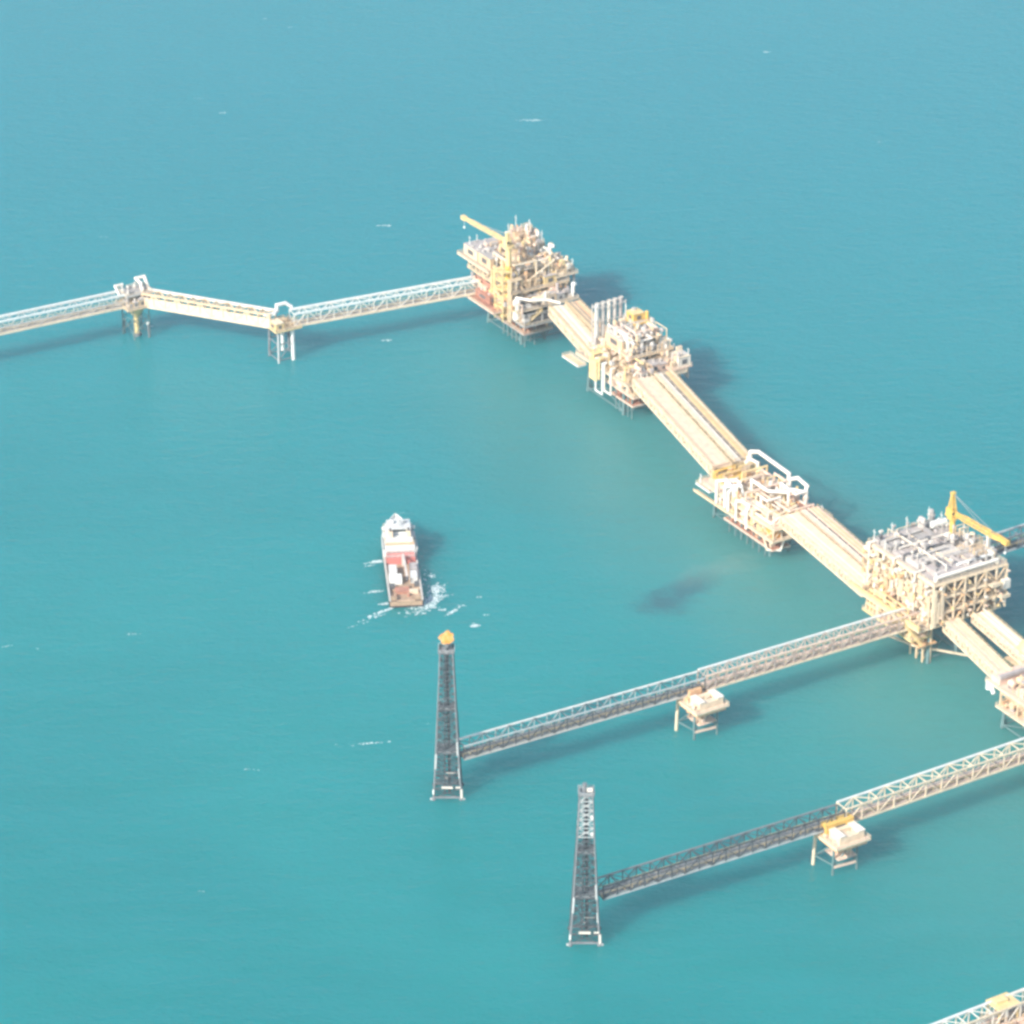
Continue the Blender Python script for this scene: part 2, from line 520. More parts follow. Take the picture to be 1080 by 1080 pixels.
# ---------------------------------------------------------------- sea
def sea():
    m = bpy.data.materials.new('sea_water')
    m.use_nodes = True
    nt = m.node_tree; N = nt.nodes; L = nt.links
    b = N['Principled BSDF']
    b.inputs['Roughness'].default_value = 0.22
    b.inputs['IOR'].default_value = 1.33
    b.subsurface_method = 'BURLEY'
    b.inputs['Subsurface Weight'].default_value = 1.0
    b.inputs['Subsurface Radius'].default_value = (0.5, 1.0, 1.0)
    b.inputs['Subsurface Scale'].default_value = 30.0     # light spreads sideways in the turbid water
    geo = N.new('ShaderNodeNewGeometry')
    def noise(scale, detail, vec, sx=1, sy=1, rot=0, rough=.55):
        mp = N.new('ShaderNodeMapping'); mp.inputs['Scale'].default_value = (sx, sy, 1); mp.inputs['Rotation'].default_value = (0, 0, rot)
        n = N.new('ShaderNodeTexNoise'); n.inputs['Scale'].default_value = scale; n.inputs['Detail'].default_value = detail
        n.inputs['Roughness'].default_value = rough
        L.new(vec, mp.inputs['Vector']); L.new(mp.outputs[0], n.inputs['Vector'])
        return n.outputs['Fac']
    def rng_(val, a, c, x=0, y=1, smooth=True):
        r = N.new('ShaderNodeMapRange')
        if smooth: r.interpolation_type = 'SMOOTHSTEP'
        r.inputs['From Min'].default_value = a; r.inputs['From Max'].default_value = c
        r.inputs['To Min'].default_value = x; r.inputs['To Max'].default_value = y
        L.new(val, r.inputs['Value']); return r.outputs['Result']
    def mix(f, a, c):
        x = N.new('ShaderNodeMix'); x.data_type = 'RGBA'
        if isinstance(f, float): x.inputs['Factor'].default_value = f
        else: L.new(f, x.inputs['Factor'])
        for nm, val in (('A', a), ('B', c)):
            if isinstance(val, tuple): x.inputs[nm].default_value = (*val, 1)
            else: L.new(val, x.inputs[nm])
        return x.outputs['Result']
    def math_(op, a, c):
        x = N.new('ShaderNodeMath'); x.operation = op
        for i, val in enumerate((a, c)):
            if isinstance(val, (int, float)): x.inputs[i].default_value = val
            else: L.new(val, x.inputs[i])
        return x.outputs[0]
    pos = geo.outputs['Position']
    # turbid water: large soft patches
    big = noise(0.0035, 3, pos, 1, 1.3, .4)
    col = mix(rng_(big, .35, .65), SEA_A, SEA_B)
    fine = noise(0.045, 6, pos, .35, 1.3, .2, .62)
    col = mix(rng_(fine, .3, .7, 0, .22), col, SEA_C)
    # the water colour turns bluer away from the near flares
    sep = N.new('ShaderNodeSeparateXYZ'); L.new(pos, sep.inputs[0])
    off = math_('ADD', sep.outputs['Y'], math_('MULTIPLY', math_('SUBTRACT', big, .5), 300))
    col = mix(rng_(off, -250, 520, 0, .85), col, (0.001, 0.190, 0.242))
    # sediment along the chain of platforms, with lens-haze greying mixed into its colour
    def spot(u, v, ru, rv):
        c = to_world(u, v)
        mp = N.new('ShaderNodeMapping'); mp.vector_type = 'TEXTURE'
        mp.inputs['Location'].default_value = c; mp.inputs['Rotation'].default_value = (0, 0, AX); mp.inputs['Scale'].default_value = (ru, rv, 1)
        L.new(pos, mp.inputs['Vector'])
        ln = N.new('ShaderNodeVectorMath'); ln.operation = 'LENGTH'
        L.new(mp.outputs[0], ln.inputs[0])
        return ln.outputs['Value']
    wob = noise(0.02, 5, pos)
    silt_glare = math_('ADD', spot(75, 68, 330, 95), math_('MULTIPLY', math_('SUBTRACT', wob, .5), .25))
    col = mix(rng_(silt_glare, .12, 1.0, .55, 0), col, SEA_S)
    right_glare = math_('ADD', spot(300, 45, 210, 150), math_('MULTIPLY', math_('SUBTRACT', wob, .5), .3))  # lens glare greying the right-hand water, painted into the sea colour
    col = mix(rng_(right_glare, .1, 1.0, .34, 0), col, SEA_S)
    wob2 = noise(0.07, 6, pos, rough=.65)
    def blob(u, v, ru, rv, amt, color, k=1.0):
        nonlocal col
        d = math_('ADD', spot(u, v, ru, rv), math_('MULTIPLY', math_('SUBTRACT', wob2, .5), k))
        col = mix(rng_(d, .1, 1.0, amt, 0), col, color)
    blob(93.5, 9, 12, 17, .8, (0.025, 0.095, 0.125), 1.5)      # dark ragged patch
    blob(88.5, 24, 10, 15, .7, (0.025, 0.10, 0.13), 1.6)
    blob(82, 42, 11, 24, .32, (0.15, 0.25, 0.23), 2.0)
    blob(86, 34, 10, 12, .4, (0.05, 0.13, 0.14), 1.3)         # silty streak beside it
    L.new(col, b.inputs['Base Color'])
    # wavelets
    w1 = noise(0.11, 4, pos, 1, 1.9, -.35); w2 = noise(0.5, 3, pos, 1, 1.7, .15)
    hh = math_('ADD', math_('MULTIPLY', w1, 1.0), math_('MULTIPLY', w2, .35))
    bp = N.new('ShaderNodeBump'); bp.inputs['Strength'].default_value = SEA_BUMP; bp.inputs['Distance'].default_value = 1.0
    L.new(hh, bp.inputs['Height']); L.new(bp.outputs[0], b.inputs['Normal'])
    MATS['sea_water'] = m
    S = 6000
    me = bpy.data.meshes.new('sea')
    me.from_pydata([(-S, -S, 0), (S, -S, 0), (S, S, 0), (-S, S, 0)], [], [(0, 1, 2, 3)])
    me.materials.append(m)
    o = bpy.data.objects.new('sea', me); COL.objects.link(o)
    o['kind'] = 'structure'; o['label'] = 'turquoise open sea with soft greenish patches'

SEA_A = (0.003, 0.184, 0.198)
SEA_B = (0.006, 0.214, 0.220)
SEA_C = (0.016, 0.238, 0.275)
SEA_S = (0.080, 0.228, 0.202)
SEA_BUMP = 0.8
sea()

# ---------------------------------------------------------------- haze
HAZE_DENSITY = 0.00006
def haze():
    m = bpy.data.materials.new('haze_air'); m.use_nodes = True
    nt = m.node_tree
    nt.nodes.remove(nt.nodes['Principled BSDF'])
    pv = nt.nodes.new('ShaderNodeVolumePrincipled')
    pv.inputs['Color'].default_value = (0.84, 0.94, 1.0, 1)
    pv.inputs['Density'].default_value = HAZE_DENSITY
    pv.inputs['Anisotropy'].default_value = 0.0
    nt.links.new(pv.outputs[0], nt.nodes['Material Output'].inputs['Volume'])
    MATS['haze_air'] = m
    b = MB().box((-6500, -6500, -1.0), (6500, 6500, CAMH + 25))
    me = bpy.data.meshes.new('haze'); me.from_pydata(b.v, [], b.f); me.materials.append(m)
    o = bpy.data.objects.new('haze', me); COL.objects.link(o)
    o['kind'] = 'stuff'; o['label'] = 'thin pale haze in the air over the sea'
haze()

# ---------------------------------------------------------------- truss footbridges
def truss_bridge(label, p0, p1, W=5.2, z0=15.0, H=5.6, panel=5.5, chord='pale_cream_paint', web='light_grey_paint',
                 floor='deck_grating', back='cool_white_paint', front='pale_cream_paint', pipes=('light_grey_paint', 'cream_paint'), cw=.55, ww=.26,
                 solid=None, bright=1.0):
    (ua, va), (ub, vb) = p0, p1
    c = ((ua + ub) / 2, (va + vb) / 2, 0)
    T = Thing('truss_bridge', label, 'bridge', c, 'truss footbridges over the water')
    a, b = Vector((ua, va, 0)), Vector((ub, vb, 0))
    d = (b - a); Ln = d.length; d.normalize(); s = Vector((-d.y, d.x, 0))
    if (to_world(s.x, s.y)).y < 0: s = -s            # s points to the far side
    n = max(2, round(Ln / panel))
    def P(t, side, h): return a + d * (Ln * t) + s * (side * W / 2) + Vector((0, 0, z0 + h))
    for side, h, mt, k in ((1, H, back, 1.25), (-1, H, chord, 1.0), (1, 0, chord, 1.0), (-1, 0, front, 1.2)):
        T.part('chord', MB().bar(P(0, side, h), P(1, side, h), cw * k), mt)
    for side in (-1, 1):
        w = MB()
        for i in range(n):
            t0, t1 = i / n, (i + 1) / n
            w.bar(P(t0, side, 0), P(t0, side, H), ww * 1.15)
            k = i % 2
            w.bar(P(t0, side, H * k), P(t1, side, H * (1 - k)), ww)
        w.bar(P(1, side, 0), P(1, side, H), ww * 1.15)
        T.part('side_truss', w, web if side < 0 else chord)
    w = MB()
    for i in range(n + 1):
        w.bar(P(i / n, -1, H), P(i / n, 1, H), ww)
        if i < n:
            k = 1 if i % 2 else -1
            w.bar(P(i / n, k, H), P((i + 1) / n, -k, H), ww * .8)
    T.part('cross_bracing', w, web)
    f = MB()
    q0, q1 = P(0, -.93, .4), P(1, -.93, .4); q2, q3 = P(1, .93, .4), P(0, .93, .4)
    f.quad_box([q0, q1, q2, q3] + [q + Vector((0, 0, .25)) for q in (q0, q1, q2, q3)])
    for i in range(n + 1): f.bar(P(i / n, -1, .3), P(i / n, 1, .3), .3)
    T.part('walkway', f, floor)
    for i, mt in enumerate(pipes):
        y = -.55 + 1.1 * (i + .5) / len(pipes)
        r = (.42, .3, .36, .25)[i % 4]
        T.part('pipe', MB().tube(P(0, y, .66 + r), P(1, y, .66 + r), r, 8), mt)
    h = MB()
    for side in (-.72, .72):
        h.bar(P(0, side, 1.8), P(1, side, 1.8), .14)
        m_ = max(2, int(Ln / 2.75))
        for i in range(m_ + 1): h.bar(P(i / m_, side, .6), P(i / m_, side, 1.8), .12)
    T.part('handrail', h, 'pale_yellow_paint')
    if solid:
        g = MB()
        q0, q1 = P(0, -1.02, .5), P(1, -1.02, .5)
        e = s * -.12
        g.quad_box([q0 + e, q1 + e, q1, q0] + [q + Vector((0, 0, H * .62)) for q in (q0 + e, q1 + e, q1, q0)])
        T.part('wind_screen', g, solid)
    return T

truss_bridge('white edged truss bridge entering the photo at its left edge', (-234, -190), (-229, -53.5), cw=.7, ww=.2, panel=6, chord='cool_white_paint',
             pipes=('light_grey_paint', 'grey_paint', 'light_grey_paint'), web='light_grey_paint', floor='grey_paint', front='pale_cream_paint')
truss_bridge('solid cream truss bridge sloping between the two small left supports', (-225.5, -46.5), (-177, -10.5), cw=.8, ww=.5,
             chord='cream_paint', web='cream_paint', front='pale_cream_paint', back='white_paint', solid='pale_cream_paint', floor='cream_paint', pipes=('pale_cream_paint', 'cream_paint', 'rust_red_paint'))
truss_bridge('white topped truss bridge joining the topmost platform to the four legged support', (-173.5, -3.2), (-163, 81.5), cw=.7, ww=.26, panel=6, chord='cool_white_paint',
             web='white_paint', back='cool_white_paint', pipes=('light_grey_paint', 'grey_paint'), floor='grey_paint')
truss_bridge('pale truss bridge from the big grey roofed platform to its small white support', (176, 61.3), (174.4, -29.3), panel=4.2, chord='pink_cream_paint',
             web='pink_grey_paint', floor='pink_grey_paint', pipes=('light_grey_paint', 'pink_grey_paint', 'pink_cream_paint', 'grey_paint'))
truss_bridge('thin grey truss bridge darkening towards the orange tipped flare tower', (174.35, -29.7), (170.6, -125), panel=5, cw=.45, ww=.24, H=5.0,
             chord='galvanised_steel', web='dark_steel', front='light_grey_paint', back='cool_white_paint', floor='mid_steel', pipes=('grey_paint', 'mid_steel'))
truss_bridge('yellowish truss bridge reaching the right photo edge behind the yellow topped support', (270.4, 78), (270.9, -39.8), panel=6.4, cw=.5, ww=.3,
             chord='pale_cream_paint', web='pale_cream_paint', back='cool_white_paint', front='pale_cream_paint', floor='pink_grey_paint', pipes=('deck_grating', 'pink_cream_paint', 'grey_paint'))
truss_bridge('dark truss bridge from the yellow topped support to the bare flare tower', (270.85, -40.2), (267.3, -131.5), panel=5, cw=.4, ww=.26, H=4.8,
             chord='dark_steel', web='dark_steel', front='galvanised_steel', back='mid_steel', floor='mid_steel', pipes=('light_grey_paint', 'mid_steel'))
truss_bridge('white truss bridge cut off by the bottom photo edge', (388.2, -150), (387.3, -66), panel=5, web='white_paint', pipes=('light_grey_paint', 'pink_cream_paint', 'grey_paint'))
truss_bridge('short white truss bridge in the lower right photo corner', (387.3, -65.4), (386.8, 10), panel=5, web='white_paint', back='white_paint', pipes=('light_grey_paint', 'pink_cream_paint', 'grey_paint'))
truss_bridge('distant dark grey truss bridge behind the tip of the yellow crane', (147.5, 97), (144.5, 215), panel=5.5, cw=.5,
             chord='mid_steel', web='mid_steel', back='galvanised_steel', front='galvanised_steel', floor='dark_grey_paint', pipes=('cream_paint', 'mid_steel'))

# ---------------------------------------------------------------- pipe bridges of the main chain
def pipe_bridge(label, p0, p1, width, pipe_mats, z0=15.0, z1=19.0, side='pale_cream_paint', deckm='cream_paint'):
    """p0, p1: near-side lower edge; the bridge spreads 'width' to the far side (+v)."""
    (ua, va), (ub, vb) = p0, p1
    a, b = Vector((ua, va, 0)), Vector((ub, vb, 0))
    T = Thing('pipe_bridge', label, 'bridge', ((ua + ub) / 2, (va + vb) / 2 + width / 2, 0), 'pipe bridges between the platforms')
    d = (b - a); Ln = d.length; d.normalize(); s = Vector((-d.y, d.x, 0))
    if s.y < 0: s = -s
    def P(t, y, z): return a + d * (Ln * t) + s * y + Vector((0, 0, z))
    f = MB(); q = [P(0, .4, z1 - 1.4), P(1, .4, z1 - 1.4), P(1, width - .4, z1 - 1.4), P(0, width - .4, z1 - 1.4)]
    f.quad_box(q + [x + Vector((0, 0, .3)) for x in q]); T.part('deck', f, 'deck_grating')
    f = MB(); q = [P(0, .4, z0), P(1, .4, z0), P(1, width - .4, z0), P(0, width - .4, z0)]
    f.quad_box(q + [x + Vector((0, 0, .25)) for x in q]); T.part('lower_deck', f, 'deck_grating')
    n = max(3, round(Ln / 4.5))
    for y in (0.0, width):
        w = MB()
        w.bar(P(0, y, z0 + .2), P(1, y, z0 + .2), .7).bar(P(0, y, z1), P(1, y, z1), .7)
        for i in range(n):
            w.bar(P(i / n, y, z0), P(i / n, y, z1), .45)
            k = i % 2
            w.bar(P((i + k) / n, y, z0 + .2), P((i + 1 - k) / n, y, z1 - .2), .36)
        T.part('side_truss', w, side)
    # stacked pipes along the near side between the decks
    for i in range(3):
        z = z0 + .85 + i * .95
        T.part('side_pipe', MB().tube(P(0, .95, z), P(1, .95, z), .42, 9), (side, 'pale_cream_paint', side)[i])
    k = len(pipe_mats)
    y = .9
    pitch = (width - 1.8) / max(1, k - 1)
    for i, mt in enumerate(pipe_mats):
        if mt:
            r = min(pitch * .40, .62) * rng.uniform(.8, 1)
            T.part('pipe', MB().tube(P(0, y + pitch * i, z1 - .25 + r), P(1, y + pitch * i, z1 - .25 + r), r, 10), mt)
    m_ = max(2, int(Ln / 7))
    for i in range(m_ + 1): T.part('pipe_sleeper', MB().bar(P(i / m_, .36, z1 - .45), P(i / m_, width - .36, z1 - .45), .35), side)
    h = MB()
    for yy in (0.0, width):
        h.bar(P(0, yy, z1 + 1.3), P(1, yy, z1 + 1.3), .1)
        g = max(2, int(Ln / 3))
        for i in range(g + 1): h.bar(P(i / g, yy, z1 + .3), P(i / g, yy, z1 + 1.3), .12)
    T.part('handrail', h, 'pale_yellow_paint')

Cr, Pc, Pk, Wh, Pe, Py, Dk = 'cream_paint', 'pale_cream_paint', 'pink_cream_paint', 'white_paint', 'peach_paint', 'pale_yellow_paint', 'deck_grating'
pipe_bridge('short cream pipe bridge nearest the camera between the two topmost platforms', (-124, 94.5), (-70, 82.6), 7.2, [Cr, Pc, Wh, Pc, Wh, Wh, Pc], side='pale_cream_paint')
pipe_bridge('tan pipe bridge behind the cream one below the topmost platform', (-124, 103.0), (-84, 95.5), 6.2, [Cr, Dk, Cr, Dk, Pe, Cr], side='cream_paint')
pipe_bridge('long broad cream pipe bridge in the middle of the platform chain', (-44, 85.0), (40, 66.8), 8.0, [Pk, Pc, Pk, Pc, Pk, Pk, Pc, Pk, Pc], side='pale_cream_paint', deckm='pink_cream_paint')
pipe_bridge('long pipe bridge with white and yellow orange strips in mid chain', (-44, 95.6), (40, 77.4), 7.2, [Wh, Wh, Wh, None, Dk, Py, Pe, Pe], side='pale_cream_paint', deckm='cream_paint')
pipe_bridge('speckled cream pipe bridge running down to the big grey roofed platform', (88, 65.2), (150, 58.0), 7.2, [Pc, Wh, Pc, Pc, Wh, Pc, Pc, Pc], side='pale_cream_paint')
pipe_bridge('pinkish pipe bridge behind the speckled one beside the big grey roofed platform', (88, 74.6), (150, 67.0), 7.0, [Wh, Wh, None, Pk, Pe, Pk, Pe], side='pink_cream_paint')
pipe_bridge('pinkish pipe bridge leaving the front corner of the big grey roofed platform', (186, 67.4), (226, 60.2), 5.6, [Wh, Pc, Pk, Pk, Cr, Pk, Pc], side='pale_cream_paint')
pipe_bridge('white pipe bridge ending at the pale yellow dome by the right photo edge', (189.5, 77.4), (228, 72.3), 6.4, [Wh, Pc, Pc, Wh, Pc, Wh], side='pale_cream_paint', z0=17.4, z1=20.4)

# ---------------------------------------------------------------- small bridge supports
def support_monopod():
    u, v = -228, -50
    T = Thing('bridge_support', 'small support with one thick yellowish column under two bridges', 'bridge support', (u, v, 0), 'bridge supports standing in the sea')
    T.part('main_column', MB().tube((u, v, -3), (u, v, 8.5), 1.15, 12).tube((u, v, 8.5), (u, v, 14.2), 1.15, 12, 4.6), 'pale_yellow_paint')
    b = MB(); pp = [(u - 4.2, v - 4.6), (u + 4.2, v - 3.4), (u + 3.6, v + 4.4), (u - 4, v + 4.2)]
    for a, c in pp: T.part('guard_leg', MB().tube((a, c, -3), (a, c, 14.4), .3, 8), 'jacket_steel')
    for (a, c), (d, e) in zip(pp, pp[1:] + pp[:1]): b.tube((a, c, 2), (d, e, 9), .16, 6).tube((a, c, 9), (d, e, 9), .16, 6).tube((d, e, 2), (a, c, 9), .16, 6)
    T.part('leg_bracing', b, 'jacket_steel')
    T.part('base_collar', MB().tube((u, v, -1), (u, v, 1.2), 1.9, 12), 'mid_steel')
    for a, b in ((-5, -4), (5, 3.5), (-4.5, 4.5)):
        T.part('guard_pile', MB().tube((u + a, v + b, -3), (u + a * .9, v + b * .9, 6.2), .45, 8), 'mid_steel')
        T.part('pile_cap', MB().tube((u + a * .9, v + b * .9, 6.2), (u + a * .9, v + b * .9, 7.0), .6, 8), 'cool_white_paint')
    deck(T, u - 6, u + 6, v - 6.5, v + 6.5, 15.2, edge='cream_paint')
    deck(T, u - 5.5, u + 3.5, v - 5.5, v + 6, 20.6, mat='grey_paint', edge='light_grey_paint')
    columns(T, u - 5, u + 3, v - 5, v + 5.5, 15.2, 20.2, 2, 2, .5, 'grey_paint')
    fill(T, u - 5, u + 5, v - 5.5, v + 5.5, 15.2, 4.2, ['light_grey_paint', 'cream_paint', 'white_paint'], ['man', 'skid', 'house'], 4)
    clutter(T, 16, u - 5, u + 3, v - 5, v + 5.5, 20.7, 22, ['light_grey_paint', 'white_paint', 'grey_paint'], (.3, .8), base=20.6)
    pipe_run(T, [(u - 1, v - 9, 19.5), (u - 1, v - 6.8, 19.5), (u - 5.5, v - 6.8, 22.5), (u - 5.5, v - 3, 22.5)], .55, 'white_paint')
    pipe_run(T, [(u + 2, v + 8, 19.8), (u - 1, v + 7, 19.8), (u - 6, v + 7.5, 23.6), (u - 6, v + 3.5, 23.6), (u - 1, v + 3.5, 23.0), (u - 1, v + 3.5, 20.6)], .75, 'white_paint')
    masts(T, [(u - 4, v - 4, 20.6, 24)])
support_monopod()

def support_four():
    u, v = -175.3, -6.5
    T = Thing('bridge_support', 'small support on four thin legs with two bright white piles', 'bridge support', (u, v, 0), 'bridge supports standing in the sea')
    for a, b, mt, r, zb in ((-4, -5, 'mid_steel', .5, -3), (4.8, 2.0, 'cool_white_paint', .9, -3), (0, -.5, 'cool_white_paint', .8, 3.0), (5, -5.2, 'galvanised_steel', .5, -3), (-4, 4.6, 'mid_steel', .5, -3)):
        T.part('leg', MB().tube((u + a, v + b, zb), (u + a * .95, v + b * .95, 14.2), r, 10), mt)
    b = MB()
    for z in (1.2, 8.5):
        for p, q in (((-4, -5), (5, -5.2)), ((5, -5.2), (4.8, 2)), ((4.8, 2), (-4, 4.6)), ((-4, 4.6), (-4, -5))):
            b.tube((u + p[0], v + p[1], z), (u + q[0], v + q[1], z), .25, 6)
    for p, q in (((-4, -5), (5, -5.2)), ((5, -5.2), (4.8, 2)), ((4.8, 2), (-4, 4.6))):
        b.tube((u + p[0], v + p[1], 1.2), (u + q[0], v + q[1], 8.5), .22, 6)
    T.part('leg_bracing', b, 'mid_steel')
    deck(T, u - 5.5, u + 6, v - 6.5, v + 5.5, 15.0, edge='pale_yellow_paint')
    eq_house(T, u - 1, u + 5, v - 6, v - 2.4, 15, 3.0, 'pale_yellow_paint', 'pale_cream_paint')
    fill(T, u - 2, u + 5, v - 1.5, v + 4.5, 15, 3.2, ['cream_paint', 'light_grey_paint'], ['man', 'skid'], 4)
    pipe_run(T, [(u - 2, v - 8, 20.2), (u - 1, v - 3.5, 20.2), (u - 3, v - 1.2, 20.4), (u - 3, v - 1.2, 23.0), (u - 3, v + 3, 23.0), (u - 2, v + 5.5, 21.0)], .8, 'cool_white_paint')
support_four()

def support_box(u, v, label, top, house, sz=1.0, first=True):
    T = Thing('bridge_support', label, 'bridge support', (u, v, 0), 'bridge supports standing in the sea')
    # u, v: centre under the bridge; the open deck lies towards +u
    u0, u1, v0, v1 = u - 2.5, u + 11.8, v - 6.6, v + 6.5
    for a, b in ((u0 + 1, v0 + 1), (u0 + 1, v1 - 1), (u1 - 5, v0 + 2.5), (u1 - 4, v1 - 2)):
        da, db = (a - u - 4) * .06, (b - v) * .05
        T.part('leg', MB().tube((a + da, b + db, -3), (a, b, 12.4), .6 if a < u and b < v else .42, 10), 'pale_cream_paint' if a < u and b < v else 'jacket_steel')
    br = MB()
    for p, q in (((u0 + 1, v0 + 1), (u1 - 5, v0 + 2.5)), ((u1 - 5, v0 + 2.5), (u1 - 4, v1 - 2)), ((u1 - 4, v1 - 2), (u0 + 1, v1 - 1)), ((u0 + 1, v1 - 1), (u0 + 1, v0 + 1))):
        br.tube((p[0], p[1], 3.6), (q[0], q[1], 3.6), .26, 6).tube((p[0], p[1], 3.6), (q[0], q[1], 12), .22, 6)
    T.part('leg_bracing', br, 'jacket_steel')
    deck(T, u0, u1, v0, v1, 13.2, mat='pink_cream_paint', edge='pale_cream_paint')
    T.part('deck_girder', MB().box((u0 + .6, v0 + .6, 11.2), (u1 - .6, v0 + 1.4, 12.7)).box((u1 - 1.6, v0 + 1.403, 11.2), (u1 - .6, v1 - .6, 12.7)).box((u0 + .6, v0 + 1.403, 11.2), (u0 + 1.4, v1 - .6, 12.7)), 'peach_paint')
    T.part('lower_platform', MB().box((u0 + 3.5, v0 + 3.2, 6.0), (u1 - 3, v1 - 2.6, 6.3)), 'pink_cream_paint')
    clutter(T, 14, u0 + 4, u1 - 3, v0 + 3.6, v1 - 3.2, 6.4, 9.5, ['pink_cream_paint', 'pale_cream_paint', 'peach_paint'], (.3, .9), base=6.2)
    clutter(T, 12, u0 + 1, u1 - 1, v0 + .6, v0 + 1.8, 13.3, 14.2, ['pink_cream_paint', 'pale_cream_paint', 'white_paint'], (.25, .6), base=13.2)
    # U-shaped white housing with a recess in the roof
    a, b = u + 4.6, u1 - 1.4
    m = MB().box((a, v0 + 2, 13.2), (b, v0 + 4.2, 16.2)).box((a, v1 - 3.6, 13.2), (b, v1 - 1.2, 16.2)).box((a, v0 + 4.203, 13.2), (a + 1.8, v1 - 3.603, 16.0)).box((b - 2.2, v0 + 4.203, 13.2), (b, v1 - 3.603, 15.6))
    p = T.part('deck_housing', m, house)
    T.part('recess_grating', MB().box((a + 1.85, v0 + 4.3, 13.25), (b - 2.25, v1 - 3.7, 14.0)), 'grey_paint', p)
    T.part('roof_panel', MB().box((a - .2, v1 - 3.8, 16.203), (b + .2, v1 - 1.0, 16.4)).box((a - .2, v0 + 1.8, 16.203), (b + .2, v0 + 4.4, 16.4)), 'white_paint', p)
    if top == 'yellow_paint': eq_house(T, u + 1.4, u + 4.2, v - 5.6, v + 5.2, 13.2, 4.4, top, top)
    else: T.part('bridge_seat', MB().box((u - 1.8, v - 5, 13.2), (u + 3.6, v + 4.5, 14.9)).box((u + 2.2, v - 4, 14.903), (u + 3.4, v + 1, 17.4)), 'peach_paint')
    eq_skid(T, u + 5, u1 - 3, v0 + 4.4, v1 - 4.2, 14.0, 'pale_cream_paint')
    T.part('bridge_bearing', MB().box((u - 2.2, v - 3, 13.202), (u + 1.2, v + 6, 14.7)), 'pink_cream_paint')
    T.part('boat_landing', MB().bar((u1 - 4.4, v0 + 2.5, 3.2), (u1 - 3.6, v1 - 2.5, 3.2), .6), 'pink_cream_paint')
    return T
support_box(175.0, -33, 'small white decked support between the pale and the thin grey bridge', 'cream_paint', 'pale_cream_paint', .92)
support_box(270.6, -43, 'small support with a bright yellow box above its white deck', 'yellow_paint', 'pale_cream_paint', .92)

def support_corner():
    u, v = 387.0, -64.5
    T = Thing('bridge_support', 'bridge support with a pale yellow box in the lower right photo corner', 'bridge support', (u, v, 0), 'bridge supports standing in the sea')
    for a, b in ((-3, -3), (5, -3), (-3, 6), (5, 6)): T.part('leg', MB().tube((u + a * 1.2, v + b * 1.2, -3), (u + a, v + b, 14), .7, 10), 'pale_yellow_paint')
    deck(T, u - 4.5, u + 9, v - 5, v + 8, 14.6, mat='grey_paint')
    T.part('valve_box', MB().box((u - 2.6, v - 3.2, 20.854), (u + .4, v + 1.2, 21.8)), 'pale_yellow_paint')
    columns(T, u - 3.2, u + 2.4, v - 3.6, v + 3.4, 14.6, 20.5, 2, 2, .5, 'pale_yellow_paint', False)
    deck(T, u - 3.4, u + 2.6, v - 3.8, v + 3.6, 20.85, mat='pale_yellow_paint', edge='pale_yellow_paint', rails=False)
    fill(T, u + 3, u + 8.5, v - 4, v + 7.5, 14.6, 3, ['pink_cream_paint', 'cream_paint'], ['man', 'skid'], 5)
support_corner()

